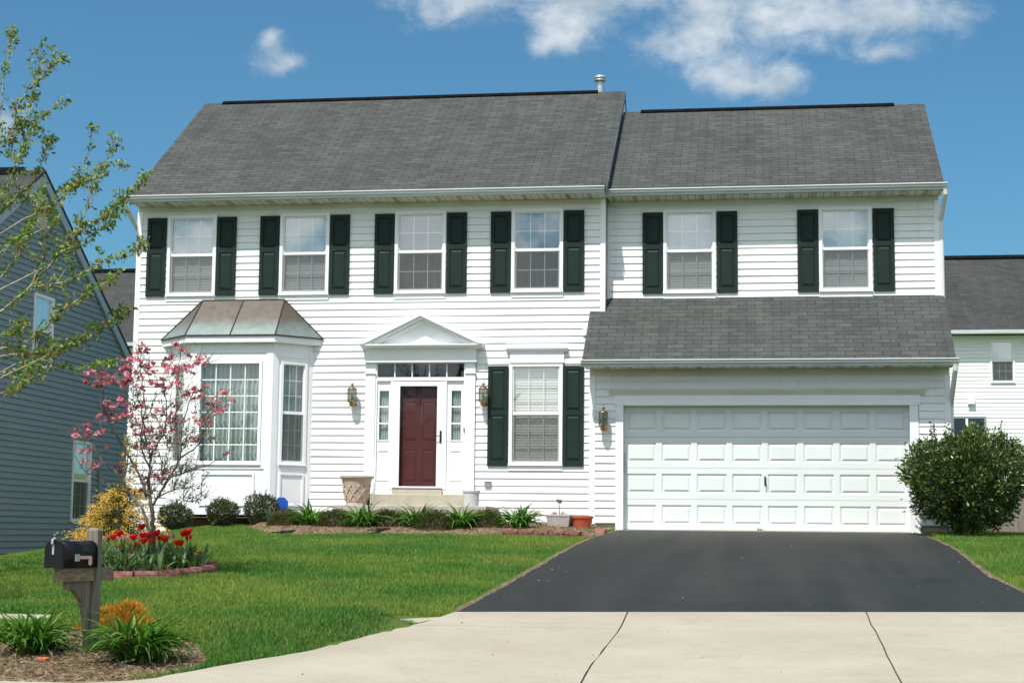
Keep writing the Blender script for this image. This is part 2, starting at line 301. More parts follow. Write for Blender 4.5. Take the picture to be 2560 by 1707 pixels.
def g_mulch(t, b, co):
    v = t.new('ShaderNodeTexVoronoi'); v.inputs['Scale'].default_value = 34; t.l.new(t.vscale(co, (1, 0.45, 1)), v.inputs['Vector'])
    sc = t.sep(v.outputs['Color'])[0]
    c = t.mix(sc, (0.125, 0.082, 0.052), (0.32, 0.235, 0.155))
    c = t.mix(t.mapr(t.noise(co, 3, 4), 0.4, 0.65), c, t.mix(sc, (0.11, 0.075, 0.048), (0.24, 0.165, 0.105)))
    t.l.new(c, b.inputs['Base Color']); b.inputs['Roughness'].default_value = 0.95; b.inputs['Specular IOR Level'].default_value = 0.1
    bn = t.new('ShaderNodeBump'); bn.inputs['Strength'].default_value = 1; bn.inputs['Distance'].default_value = 0.03
    t.l.new(t.math('ADD', v.outputs['Distance'], t.noise(co, 40, 4)), bn.inputs['Height']); t.l.new(bn.outputs[0], b.inputs['Normal'])
groundmat('mulch', g_mulch)

# ------------------------------------------------------------------ mesh builder
class MB:
    def __init__(s): s.v = []; s.f = []; s.c = []; s.m = []; s.cm = 0
    def vert(s, p): s.v.append(tuple(p)); return len(s.v)-1
    def face(s, pts, col=None):
        i = len(s.v); s.v += [tuple(p) for p in pts]; s.f.append(tuple(range(i, i+len(pts)))); s.c.append(col); s.m.append(s.cm); return s
    def faces(s, vs, fs, col=None):
        i = len(s.v); s.v += [tuple(p) for p in vs]
        for f in fs: s.f.append(tuple(k+i for k in f)); s.c.append(col); s.m.append(s.cm)
        return s
    def box(s, x0, x1, y0, y1, z0, z1):
        vs = [(x, y, z) for x in (x0, x1) for y in (y0, y1) for z in (z0, z1)]
        return s.faces(vs, [(0, 1, 3, 2), (4, 6, 7, 5), (0, 4, 5, 1), (2, 3, 7, 6), (0, 2, 6, 4), (1, 5, 7, 3)])
    def frame(s, x0, x1, z0, z1, w, y0, y1, wb=None, wt=None):
        """rectangular frame in the XZ plane, butted members"""
        wb = w if wb is None else wb; wt = w if wt is None else wt
        s.box(x0, x0+w, y0, y1, z0, z1); s.box(x1-w, x1, y0, y1, z0, z1)
        s.box(x0+w, x1-w, y0+.002, y1, z1-wt, z1); s.box(x0+w, x1-w, y0+.002, y1, z0, z0+wb); return s
    def prism(s, poly, a, b, axis='x'):
        """poly: 2D points; extruded along axis from a to b. x:(y,z) y:(x,z) z:(x,y)"""
        def P(q, t): return (t, q[0], q[1]) if axis == 'x' else ((q[0], t, q[1]) if axis == 'y' else (q[0], q[1], t))
        n = len(poly); vs = [P(q, a) for q in poly]+[P(q, b) for q in poly]
        fs = [tuple(range(n)), tuple(range(2*n-1, n-1, -1))]+[(i, i+n, (i+1) % n+n, (i+1) % n) for i in range(n)]
        return s.faces(vs, fs)
    def tube(s, path, rad, n=8, caps=True, col=None):
        path = [Vector(p) for p in path]; k = len(path)
        if not isinstance(rad, (list, tuple)): rad = [rad]*k
        up = None; base = len(s.v)
        for i, p in enumerate(path):
            d = (path[min(i+1, k-1)]-path[max(i-1, 0)]); d = d.normalized() if d.length > 1e-9 else Vector((0, 0, 1))
            if up is None: up = d.orthogonal().normalized()
            up = (up-d*up.dot(d)); up = up.normalized() if up.length > 1e-6 else d.orthogonal().normalized()
            w = d.cross(up)
            for j in range(n):
                a = 2*PI*j/n; s.v.append(tuple(p+(up*math.cos(a)+w*math.sin(a))*rad[i]))
        for i in range(k-1):
            for j in range(n):
                a = base+i*n+j; b_ = base+i*n+(j+1) % n; s.f.append((a, b_, b_+n, a+n)); s.c.append(col); s.m.append(s.cm)
        if caps:
            s.f.append(tuple(base+j for j in range(n))[::-1]); s.c.append(col); s.m.append(s.cm)
            s.f.append(tuple(base+(k-1)*n+j for j in range(n))); s.c.append(col); s.m.append(s.cm)
        return s
    def lathe(s, prof, n=20, c=(0, 0, 0), phase=0.0, close=True):
        base = len(s.v); k = len(prof)
        for r, z in prof:
            for j in range(n):
                a = 2*PI*j/n+phase; s.v.append((c[0]+r*math.cos(a), c[1]+r*math.sin(a), c[2]+z))
        for i in range(k-1):
            for j in range(n):
                a = base+i*n+j; b_ = base+i*n+(j+1) % n; s.f.append((a, b_, b_+n, a+n)); s.c.append(None); s.m.append(s.cm)
        if close:
            s.f.append(tuple(base+j for j in range(n))[::-1]); s.c.append(None); s.m.append(s.cm)
            s.f.append(tuple(base+(k-1)*n+j for j in range(n))); s.c.append(None); s.m.append(s.cm)
        return s
    def build(s, name, m, parent=None, smooth=False, xf=None, bevel=0):
        me = bpy.data.meshes.new(name)
        vs = s.v if xf is None else [tuple(xf @ Vector(p)) for p in s.v]
        me.from_pydata(vs, [], s.f); me.update()
        for mm in (m if isinstance(m, (list, tuple)) else [m]): me.materials.append(mm)
        if any(s.m): me.polygons.foreach_set('material_index', s.m)
        if any(c is not None for c in s.c):
            at = me.color_attributes.new('col', 'FLOAT_COLOR', 'CORNER')
            arr = []
            for f, c in zip(s.f, s.c):
                c = c or (0.05, 0.08, 0.02); arr += [c[0], c[1], c[2], 1.0]*len(f)
            at.data.foreach_set('color', arr)
        if smooth: me.polygons.foreach_set('use_smooth', [True]*len(me.polygons))
        o = bpy.data.objects.new(name, me); COL.objects.link(o)
        if parent: o.parent = parent
        if bevel:
            bv = o.modifiers.new('bevel', 'BEVEL'); bv.width = bevel; bv.segments = 2; bv.limit_method = 'ANGLE'
        return o

def npmesh(name, V, F, cols, m, parent=None, smooth=False):
    """V (n,3), F (k,q) one polygon size, cols (k,3) colour per face"""
    V = np.asarray(V, np.float32); F = np.asarray(F, np.int32); k, q = F.shape
    me = bpy.data.meshes.new(name); me.vertices.add(len(V)); me.vertices.foreach_set('co', V.ravel())
    me.loops.add(k*q); me.loops.foreach_set('vertex_index', F.ravel()); me.polygons.add(k)
    me.polygons.foreach_set('loop_start', np.arange(0, k*q, q, dtype=np.int32))
    me.polygons.foreach_set('loop_total', np.full(k, q, np.int32))
    me.update(calc_edges=True)
    at = me.color_attributes.new('col', 'FLOAT_COLOR', 'CORNER')
    c = np.ones((k, q, 4), np.float32); c[:, :, :3] = np.asarray(cols, np.float32)[:, None, :]; at.data.foreach_set('color', c.ravel())
    if smooth: me.polygons.foreach_set('use_smooth', np.ones(k, bool))
    me.materials.append(m); me.validate()
    o = bpy.data.objects.new(name, me); COL.objects.link(o)
    if parent: o.parent = parent
    return o

def leaves(P, D, size, rng, aspect=0.45, fold=0.25):
    """one folded two-triangle-pair leaf (4 verts tip, base, sides) at each P pointing along D"""
    n = len(P); D = D/np.maximum(np.linalg.norm(D, axis=1, keepdims=True), 1e-6)
    A = rng.normal(size=(n, 3)); Sd = np.cross(D, A); Sd /= np.maximum(np.linalg.norm(Sd, axis=1, keepdims=True), 1e-6)
    N = np.cross(Sd, D); L = np.asarray(size).reshape(-1, 1)*np.ones((n, 1))
    mid = P+D*L*0.5-N*L*fold*0.3
    v = np.stack([P, mid+Sd*L*aspect*0.5+N*L*fold*.5, P+D*L, mid-Sd*L*aspect*0.5+N*L*fold*.5], 1).reshape(-1, 3)
    i = np.arange(n)*4
    F = np.stack([np.stack([i, i+1, i+2], 1), np.stack([i, i+2, i+3], 1)], 1).reshape(-1, 3)
    return v, F

def tag(o, label=None, cat=None, group=None, kind=None):
    if label: o['label'] = label
    if cat: o['category'] = cat
    if group: o['group'] = group
    if kind: o['kind'] = kind
    return o
def thing(name, label, cat, loc=(0, 0, 0), rotz=0, group=None):
    o = bpy.data.objects.new(name, None); COL.objects.link(o); o.location = loc; o.rotation_euler = (0, 0, rotz)
    return tag(o, label, cat, group)
def dup(root, loc, rotz=0, label=None, group=None, scale=None):
    r = root.copy(); COL.objects.link(r); r.location = loc; r.rotation_euler = (0, 0, rotz)
    if scale: r.scale = scale
    if label: r['label'] = label
    if group: r['group'] = group
    for ch in list(root.children):
        c = ch.copy(); COL.objects.link(c); c.parent = r
        for g in list(ch.children):
            d = g.copy(); COL.objects.link(d); d.parent = c
    return r
# ------------------------------------------------------------------ terrain
def sst(a, b, x):
    t = min(1.0, max(0.0, (x-a)/(b-a))); return t*t*(3-2*t)
def base_z(Y):
    if Y > -0.3: return -0.017 if Y < 6 else -0.017+min(Y-6, 60)*0.055
    if Y > -13.2: return 0.056*Y
    if Y > -20: return -0.7392+0.081*(Y+13.2)
    return -1.29-0.02*min(-20-Y, 12)
def lerp_tab(tab, y):
    """tab sorted by decreasing y: (x, y)"""
    if y >= tab[0][1]: return tab[0][0]
    for (x0, y0), (x1, y1) in zip(tab, tab[1:]):
        if y >= y1: return x0+(x1-x0)*(y0-y)/(y0-y1)
    return tab[-1][0]
DRV_L = [(-0.02, 0.0), (-0.10, -0.8), (-0.24, -2.2), (-0.29, -3.5), (-0.31, -6), (-0.28, -10.3), (-0.27, -13.2), (-0.32, -14.09)]
DRV_R = [(4.98, 0.0), (5.00, -0.9), (5.06, -3), (5.07, -5), (4.97, -7.5), (4.92, -9.4), (4.98, -11.4), (5.12, -13.2)]
CON_L = [(-0.34, -14.08), (-0.46, -14.76), (-0.64, -15.32), (-1.02, -16.57), (-1.45, -17.31), (-1.76, -17.95), (-2.15, -18.12)]
def walk_near(X): return -14.86-0.54*sst(-1.2, -3.2, X)
def gz(X, Y):
    return base_z(Y)-0.74*sst(-7.0, -11.2, X)*(1 if Y > -18 else max(0, (Y+20)/2))*(1 if Y < 8 else max(0, 1-(Y-8)/20))+((0.14 if X > -3.3 else 0.05)*sst(walk_near(X)-.02, walk_near(X)-.26, Y)*(1-sst(-16.0, -16.9, Y))*sst(0.02, 0.25, lerp_tab(CON_L, Y)-X) if -17 < Y < -14.8 else 0)
NEAR = lambda x: -14.09+0.135*(x+0.32)                  # where asphalt meets the concrete apron
xs = sorted(set([-300, -150, -80, -50, -35, -25, -20, -16]+[-14+0.5*i for i in range(0, 45)]+[-1.25,-.75]+[10, 12, 15, 20, 30, 50, 90, 150, 300]))
ys = sorted(set([-200, -100, -60, -40, -32, -26, -22, -20.5, -20, -19]+[-18+0.6*i for i in range(0, 45)]+[-13.2, -14.9, -15.1, -15.4, -15.62, -15.5, -16.3, -16.7, -0.3, 10, 12, 15, 20, 26, 34, 45, 66, 100, 200, 400, 800]))
mb = MB()
for X in xs:
    for Y in ys: mb.vert((X, Y, gz(X, Y)))
ny = len(ys)
for i in range(len(xs)-1):
    for j in range(ny-1):
        a = i*ny+j; mb.f.append((a, a+ny, a+ny+1, a+1)); mb.c.append(None); mb.m.append(0)
tag(mb.build('ground', M['turf'], smooth=True), kind='structure')

def sheet(name, m, loops, lift):
    """loops: list of rows, each row a list of (x,y); quads between consecutive rows"""
    mb = MB(); ncol = len(loops[0])
    for row in loops:
        for (x, y) in row: mb.vert((x, y, gz(x, y)+lift))
    for i in range(len(loops)-1):
        for j in range(ncol-1):
            a = i*ncol+j; mb.f.append((a, a+1, a+ncol+1, a+ncol)); mb.c.append(None); mb.m.append(0)
    return tag(mb.build(name, m), kind='structure')
def jit(x, y, a=0.02, s=3): return a*noise.noise(Vector((x*s, y*s, 3.3)))
rows = []
yy = [0.4-0.02]+[0.0-0.35*i for i in range(0, 40)]
for i in range(42):
    t = i/41; row = []
    for j in range(41):
        s_ = j/40; y0 = 0.17; 
        xl0 = lerp_tab(DRV_L, 0.17+(NEAR(-0.3)-0.17)*t); xr0 = lerp_tab(DRV_R, 0.17+(NEAR(5.1)-0.17)*t)
        x = xl0+(xr0-xl0)*s_
        y = 0.17+(NEAR(x)-0.17)*t
        if j in (0, 40): x += jit(x, y, 0.035, 2.2)+jit(x, y, 0.015, 9)
        if i == 41: y += jit(x*2, 5, 0.02, 3)
        row.append((x, y))
    rows.append(row)
sheet('driveway', M['asphalt'], rows, 0.012)
# concrete apron: slabs with open joints over a dark bed
def slab(name, xl, xr, y0f, y1, n=16):
    rows = []
    for i in range(n+1):
        t = i/n; row = []
        for j in range(7):
            s_ = j/6; yt = y0f; ym = None
            xa = xl(t); xb = xr(t); x = xa+(xb-xa)*s_; y = y0f(x)+(y1-y0f(x))*t
            row.append((x, y))
        rows.append(row)
    return sheet(name, M['concrete'], rows, 0.014)
def jx(x0, seed):
    return lambda t: x0+0.04*noise.noise(Vector((t*3, seed, 0)))+0.016*noise.noise(Vector((t*14, seed, 5)))
j1 = jx(1.195, 1.0); j2 = jx(3.30, 8.0); g_ = 0.012
def con_left(t):
    y = -15.0+(-20.4+15.0)*t
    return lerp_tab(CON_L, y) if y > -18.1 else -60.0
sheet('joint_soil', M['soil'], [[(x, NEAR(x)-0.002) for x in (0.9, 1.2, 3.3, 9)], [(x, -17.0) for x in (0.9, 1.2, 3.3, 9)], [(x, -19.9) for x in (0.9, 1.2, 3.3, 9)]], 0.003)
# left slab built in two pieces: the sidewalk band and the flare
rows = []
for i in range(5):
    t = i/4; row = []
    for j in range(6):
        s_ = j/5; xl0 = lerp_tab(CON_L, -14.08-0.9*t); xr0 = j1(t*0.15)-g_/2; x = xl0+(xr0-xl0)*s_
        row.append((x, (NEAR(x)-0.003)*(1-t)+(-14.985)*t))
    rows.append(row)
sheet('sidewalk_band', M['concrete'], rows, 0.014)
rows = []
for i in range(25):
    t = i/24; y = -14.992+(-18.12+14.992)*t; row = []
    for j in range(6):
        xl0 = lerp_tab(CON_L, y)+jit(0, y, 0.03, 4); xr0 = j1(0.15+0.5*t)-g_/2; row.append((xl0+(xr0-xl0)*j/5, y))
    rows.append(row)
sheet('driveway_apron', M['concrete'], rows, 0.014)
sheet('driveway_apron', M['concrete'], [[(j1(0.65+0.35*i/6)-g_/2-k, -18.12-2.2*i/6) for k in (60, 20, 8, 4, 2, 0)] for i in range(7)], 0.014)
slab('driveway_apron', lambda t: j1(t)+g_/2, lambda t: j2(t)-g_/2, lambda x: NEAR(x)-0.003, -20.32)
slab('driveway_apron', lambda t: j2(t)+g_/2, lambda t: 9.0+1.5*t, lambda x: NEAR(min(x, 5.2))-0.003, -20.32)
sheet('sidewalk', M['concrete'], [[(min(x, lerp_tab(CON_L, y)+.01), (walk_near(x)-.04 if j == 2 else (-14.80 if j == 1 and x > -1.7 else -15.2)) if j else (-14.38 if x > -1 else -14.72)) for x in (-60, -30, -15, -8, -5, -3, -2.4, -1.6, -1.0, 0)] for j, y in enumerate((-14.35, -15.0, -15.42))], 0.006)
sheet('road', M['asphalt'], [[(x, y) for x in (-120, -40, -10, 0, 10, 40, 120)] for y in (-20.4, -24, -28, -32)], 0.02)

# ------------------------------------------------------------------ planting beds
def in_ell(x, y, e): return ((x-e[0])/e[2])**2+((y-e[1])/e[3])**2 < 1
RING = (-4.63, -10.52, 0.74, 0.96); RING2 = (-7.45, -4.3, 0.75, 0.8); MBED = (-2.70, -17.28, 1.12, 1.02)
BED_F = [(-6.9, 0.1), (-6.5, -0.75), (-5.7, -2.3), (-5.1, -2.75), (-4.4, -2.45), (-3.6, -2.3), (-2.9, -2.35), (-2.2, -2.35), (-1.7, -2.25), (-1.0, -2.3), (-0.45, -2.75), (-0.3, -2.0), (-0.2, -1.0)]
def bed_front(x):
    for (x0, y0), (x1, y1) in zip(BED_F, BED_F[1:]):
        if x0 <= x <= x1: return y0+(y1-y0)*(x-x0)/(x1-x0)
    return 0.5
def bed_z(x, y):
    f = bed_front(x); e = min(1, max(0, (y-f)/0.55)); xx = min(1, max(0, (x+6.9)/0.6))*min(1, max(0, (-0.2-x)/0.5))
    return gz(x, y)+0.006+0.10*e*(2-e)*xx+0.02*noise.noise(Vector((x*4, y*4, 0)))*e
mb = MB(); nx_, ny_ = 90, 16
for i in range(nx_+1):
    x = -6.9+6.7*i/nx_
    for j in range(ny_+1):
        f = bed_front(x); y = f+(0.80-f)*j/ny_; mb.vert((x, y, bed_z(x, y)))
for i in range(nx_):
    for j in range(ny_):
        a = i*(ny_+1)+j; mb.f.append((a, a+ny_+1, a+ny_+2, a+1)); mb.c.append(None); mb.m.append(0)
tag(mb.build('house_bed', M['mulch'], smooth=True), kind='structure')
def disc(name, e, h, m, clipf=None, n=40, rings=10):
    mb = MB(); mb.vert((e[0], e[1], gz(e[0], e[1])+h))
    for r in range(1, rings+1):
        for j in range(n):
            a = 2*PI*j/n; k = r/rings*(1+0.06*noise.noise(Vector((math.cos(a)*2, math.sin(a)*2, e[0])))); x = e[0]+e[2]*k*math.cos(a); y = e[1]+e[3]*k*math.sin(a)
            if clipf: x, y = clipf(x, y)
            mb.vert((x, y, gz(x, y)+0.008+h*(1-(r/rings)**2)+0.012*noise.noise(Vector((x*7, y*7, 1)))*(1-r/rings)))
    for r in range(rings):
        for j in range(n):
            if r == 0: mb.f.append((0, 1+j, 1+(j+1) % n))
            else:
                a = 1+(r-1)*n+j; b_ = 1+(r-1)*n+(j+1) % n; mb.f.append((a, a+n, b_+n, b_))
            mb.c.append(None); mb.m.append(0)
    return tag(mb.build(name, m, smooth=True), kind='structure')
def mclip(x, y):
    y = max(y, -18.10); xl = lerp_tab(CON_L, y)-0.02
    return min(x, xl), y
disc('mailbox_bed', MBED, 0.03, M['mulch'], mclip)
disc('ring_bed', RING, 0.10, M['soil']); disc('shrub_bed', RING2, 0.10, M['soil'])
def bed_top(x, y):
    if in_ell(x, y, MBED): return gz(x, y)+0.008+0.03*(1-((x-MBED[0])/MBED[2])**2-((y-MBED[1])/MBED[3])**2)
    return bed_z(x, y) if -6.9 < x < -0.2 and bed_front(x) < y < 0.8 else gz(x, y)

# shredded mulch lying loose on the beds
def chips(name, pts, seed):
    rng = np.random.default_rng(seed); n = len(pts); P = np.array(pts)
    D = rng.normal(size=(n, 3))*np.array([1, 1, 0.28]); L = rng.uniform(0.015, 0.065, n)
    v, F = leaves(P+np.array([0, 0, 0.004]), D, L, rng, aspect=0.22, fold=0.1)
    c = np.repeat(np.array([(0.33, 0.25, 0.17), (0.24, 0.17, 0.11), (0.16, 0.105, 0.065), (0.42, 0.35, 0.26), (0.11, 0.07, 0.045)])[rng.choice(5, n, p=(.3, .3, .2, .08, .12))]*rng.uniform(.8, 1.2, (n, 1)), 2, 0)
    tag(npmesh(name, v, F, c, M['petal']), kind='stuff')
pts = []
while len(pts) < 9000:
    x = random.uniform(-3.8, -1.4); y = random.uniform(-18.1, -16.1)
    if in_ell(x, y, MBED) and x < lerp_tab(CON_L, y)-0.03 and y > -18.08: pts.append((x, y, bed_top(x, y)))
chips('mulch_chips', pts, 3)
pts = []
while len(pts) < 12000:
    x = random.uniform(-6.8, -0.3); y = random.uniform(-2.8, 0.3)
    if y > bed_front(x)+0.03: pts.append((x, y, bed_z(x, y)))
chips('mulch_chips', pts, 4)
# dry dirt line along the driveway edges
def edge_strip(tab, sgn, y0, y1):
    rows = []
    for i in range(61):
        y = y0+(y1-y0)*i/60; x = lerp_tab(tab, y); w = 0.055+0.07*noise.noise(Vector((0, y*2, sgn)))
        rows.append([(x+sgn*(-0.04), y), (x+sgn*w*0.5, y), (x+sgn*w, y)])
    return sheet('dirt_edge', M['mulch'], rows, 0.007)
edge_strip(DRV_L, -1, -0.3, -14.05); edge_strip(DRV_R, 1, -0.1, -13.1)

# small litter on the paving: seed husks, gravel and leaf crumbs
rng = np.random.default_rng(77); pts = []
for k in range(260):
    x = rng.uniform(-0.2, 6); y = rng.uniform(-19, -0.4)
    if rng.random() < .55: x = -0.2+abs(rng.normal())*.35 if rng.random() < .5 else 4.95-abs(rng.normal())*.35
    if y < -14 and rng.random() < .5: x = rng.uniform(-1, 6)
    if lerp_tab(DRV_L, y) < x < lerp_tab(DRV_R, y) or y < -14.2: pts.append((x, y, gz(x, y)+.016))
P_ = np.array(pts); D_ = rng.normal(size=(len(pts), 3))*np.array([1, 1, .25]); v, F = leaves(P_, D_, rng.uniform(.008, .026, len(pts)), rng, aspect=.6, fold=.4)
tag(npmesh('paving_litter', v, F, np.repeat(np.array([(.30, .26, .19), (.20, .13, .07), (.42, .40, .36), (.10, .12, .04)])[rng.choice(4, len(pts))], 2, 0), M['petal']), kind='stuff')

# ------------------------------------------------------------------ grass
def in_view(P, mar=0.04):
    d = P-np.array(CAM); w = d@np.array(Fv); u_ = d@np.array(R2)/w*4125.58/2560; v_ = -d@np.array(U2)/w*4125.58/2560
    return (np.abs(u_) < 0.5+mar) & (v_ < 0.36) & (w > 1)
def nz(x, y, s, k=0.0): return np.array([noise.noise(Vector((a*s, b*s, k))) for a, b in zip(x, y)])
def lawn(name, x0, x1, y0, y1, dens, seed, ok, hscale=1.0):
    rng = np.random.default_rng(seed); n = int((x1-x0)*(y1-y0)*dens)
    x = rng.uniform(x0, x1, n); y = rng.uniform(y0, y1, n)
    keep = ok(x, y); x, y = x[keep], y[keep]
    z = np.array([gz(a, b) for a, b in zip(x, y)]); P = np.stack([x, y, z], 1)
    k = in_view(P) | (in_view(P, 0.20) & (rng.random(n if len(P) == n else len(P)) < 0.45)); P = P[k]; x, y = x[k], y[k]; n = len(P)
    big = nz(x, y, 0.55)+0.6*nz(x, y, 1.7, 4); mid = nz(x, y, 3.2, 9)
    h = rng.uniform(0.020, 0.058, n)*(1+0.30*mid)*hscale; a = rng.uniform(0, 2*PI, n); lean = rng.uniform(0.1, 0.75, n)*h
    wv = rng.uniform(0.0018, 0.0034, n)[:, None]
    sd = np.stack([np.cos(a), np.sin(a), 0*a], 1)*wv; a2 = rng.uniform(0, 2*PI, n); ld_ = np.stack([np.cos(a2)*lean, np.sin(a2)*lean, h*0], 1)
    up = np.stack([0*h, 0*h, h], 1); m_ = P+up*0.6+ld_*0.35; t_ = P+up+ld_
    V = np.stack([P-sd, P+sd, m_+sd*0.8, m_-sd*0.8, t_+sd*0.15, t_-sd*0.15], 1).reshape(-1, 3)
    i = np.arange(n)*6; F = np.stack([np.stack([i, i+1, i+2, i+3], 1), np.stack([i+3, i+2, i+4, i+5], 1)], 1).reshape(-1, 4)
    f = np.clip(0.45+1.05*big, 0, 1)[:, None]; r = rng.uniform(0.75, 1.3, (n, 1))
    c = (np.array([0.066, 0.185, 0.026])*(1-f)+np.array([0.180, 0.262, 0.040])*f)*r
    straw = rng.random(n) < 0.04+0.30*np.clip(nz(x, y, 0.9, 31)+0.5*nz(x, y, 2.6, 17)-0.22, 0, 1); c[straw] = np.array([0.26, 0.22, 0.10])*rng.uniform(.7, 1.2, (straw.sum(), 1))
    lt = rng.random(n) < 0.05; c[lt] = np.array([0.26, 0.36, 0.13])
    tag(npmesh(name, V, F, np.repeat(c, 2, 0), M['blade']), kind='stuff')
vL = np.vectorize(lambda y: lerp_tab(DRV_L, y)); vR = np.vectorize(lambda y: lerp_tab(DRV_R, y)); vC = np.vectorize(lambda y: lerp_tab(CON_L, y)); vB = np.vectorize(bed_front); vW = np.vectorize(walk_near)
def wob(x, y): return 0.05*np.sin(x*9+np.sin(y*7)*2)
def ok_left(x, y):
    o = np.where(y > -14.1, x < vL(y)-0.09-0.5*np.abs(wob(x, y)), (x < vC(y)-0.02) & (y > -18.06))
    o &= ~((y < np.where(x > -1.3, -14.36, -14.68+0.03*np.sin(x*7))) & (y > vW(x)+0.03*np.sin(x*5)))
    for e in (RING, RING2, MBED): o &= ((x-e[0])/(e[2]+wob(x, y)*.5))**2+((y-e[1])/(e[3]+wob(x, y)*.5))**2 > 1.0
    o &= ~((x > -6.9) & (x < -0.2) & (y > vB(x)+wob(x, y)*0.6))
    o &= ~((y > 0.2) & (x > -9.4))
    return o
lawn('lawn_grass', -5.5, -0.2, -18.1, -13.0, 9000, 21, ok_left)
lawn('lawn_grass', -7.5, -0.1, -13.0, -7.0, 5200, 22, ok_left)
lawn('lawn_grass', -13.0, 0.0, -7.0, 6.0, 3000, 23, ok_left)
lawn('lawn_grass', 5.0, 9.5, -13.2, 2.4, 3600, 24, lambda x, y: (x > vR(y)+0.08+0.5*np.abs(wob(x, y))) & ~((x < 5.6) & (y > -0.02)))
# ------------------------------------------------------------------ the white house
YM, YW, YG = 0.82, 1.17, 0.0            # front planes: main block, upper wing, garage
EXP = 0.1297
house = thing('white_house', 'white two storey house with dark green shutters, maroon door and double garage', 'house', (0, 0, 0))

def clap(mb, spans, holes, z0, z1, fpt, zref=0.0, out=0.021, step=0.8, wav=0.0034, exp=EXP):
    """lapped siding. spans(z) -> list of (a,b); holes (a0,a1,z0,z1); fpt(a,z,o) -> 3D point, o = distance out of the wall"""
    k0 = math.floor((z0-zref)/exp); k1 = math.ceil((z1-zref)/exp)
    for k in range(k0, k1):
        zb, zt = zref+k*exp, zref+(k+1)*exp
        cuts = sorted(set([max(zb, z0), min(zt, z1)]+[h for q in holes for h in q[2:4] if max(zb, z0) < h < min(zt, z1)]))
        for ca, cb in zip(cuts, cuts[1:]):
            if cb-ca < 1e-4: continue
            zm = (ca+cb)/2
            sa = spans(ca); sb = spans(cb)
            segs = [(a, b, a2, b2) for (a, b), (a2, b2) in zip(sa, sb)]
            for q in holes:
                if q[2] < zm < q[3]:
                    ns = []
                    for (a, b, a2, b2) in segs:
                        if q[1] <= min(a, a2) or q[0] >= max(b, b2): ns.append((a, b, a2, b2)); continue
                        if q[0] > max(a, a2): ns.append((a, q[0], a2, q[0]))
                        if q[1] < min(b, b2): ns.append((q[1], b, q[1], b2))
                    segs = ns
            for (a, b, a2, b2) in segs:
                n = max(1, int(abs(b-a)/step)); ob = 0.003+(out-0.003)*(zt-ca)/exp; ot = 0.003+(out-0.003)*(zt-cb)/exp
                for i in range(n):
                    t0, t1 = i/n, (i+1)/n
                    p0, p1, q0, q1 = a+(b-a)*t0, a+(b-a)*t1, a2+(b2-a2)*t0, a2+(b2-a2)*t1
                    w0 = wav*noise.noise(Vector((p0*1.1, k*3.7, z0))); w1 = wav*noise.noise(Vector((p1*1.1, k*3.7, z0)))
                    d0 = 2*w0; d1 = 2*w1
                    low = abs(ca-zb) < 1e-6
                    za0 = ca+(d0 if low else 0); za1 = ca+(d1 if low else 0)
                    # slightly bowed face: two bands
                    zh0, zh1 = za0+(cb-za0)*0.5, za1+(cb-za1)*0.5; oh = (ob+ot)/2+0.0015
                    h0, h1 = (p0+q0)/2, (p1+q1)/2
                    mb.face([fpt(p0, za0, ob+w0), fpt(p1, za1, ob+w1), fpt(h1, zh1, oh+w1), fpt(h0, zh0, oh+w0)])
                    mb.face([fpt(h0, zh0, oh+w0), fpt(h1, zh1, oh+w1), fpt(q1, cb, ot), fpt(q0, cb, ot)])
                    if low: mb.face([fpt(p0, za0, -0.004), fpt(p1, za1, -0.004), fpt(p1, za1, ob+w1), fpt(p0, za0, ob+w0)])
def frontpt(Y): return lambda a, z, o: (a, Y-o, z)

# openings: glass + frames
WIN = [(-8.75, -7.79, YM), (-6.545, -5.59, YM), (-4.335, -3.37, YM), (-2.14, -1.185, YM), (0.625, 1.58, YW), (3.435, 4.375, YW)]
WZ0, WZ1 = 4.305, 5.855
holesM = [(a+.02, b-.02, WZ0+.02, WZ1-.02) for a, b, y in WIN if y == YM]+[(-2.14, -1.19, 1.16, 2.99), (-8.6, -5.87, -0.5, 3.46), (-4.845, -2.77, -0.5, 3.06)]
holesW = [(a+.02, b-.02, WZ0+.02, WZ1-.02) for a, b, y in WIN if y == YW]
mb = MB(); clap(mb, lambda z: [(-9.27, -0.50)], holesM, -0.45, 5.93, frontpt(YM), zref=0.261); mb.build('wall', M['siding_main'], house)
mb = MB(); clap(mb, lambda z: [(-0.40, 5.47)], holesW, 4.12, 5.93, frontpt(YW), zref=0.205); mb.build('wall', M['siding_wing'], house)
mb = MB(); clap(mb, lambda z: [(-0.50, 5.47)], [(-0.13, 5.04, -0.5, 2.34)], 0.121, 2.68, frontpt(YG), zref=0.121); mb.build('wall', M['siding_garage'], house)
# closed body behind the siding: side and back walls, floors
mb = MB()
mb.box(-9.35, -9.25, YM+.10, 8.0, -1.4, 6.1); mb.box(-9.25, -0.45, 7.9, 8.0, -1.4, 6.1); mb.box(-0.45, -0.37, YM+.36, 8.0, 4.1, 6.1)
mb.box(5.46, 5.55, YW+.1, 7.0, 2.0, 6.1); mb.box(5.45, 5.54, .02, 7.0, -1.0, 2.75); mb.box(-0.36, 5.5, 6.9, 7.0, -1.0, 6.1)
mb.box(-0.55, -0.47, .02, YM-.02, -1.0, 3.0)
mb.prism([(YM+.1, 6.1), (4.42, 8.95), (8.0, 6.1)], -9.35, -9.27); mb.prism([(YM+.1, 6.1), (4.42, 8.95), (8.0, 6.1)], -0.44, -0.37)
mb.prism([(YW+.1, 6.1), (4.0, 8.4), (7.0, 6.1)], 5.48, 5.55)
mb.build('side_wall', M['siding'], house)
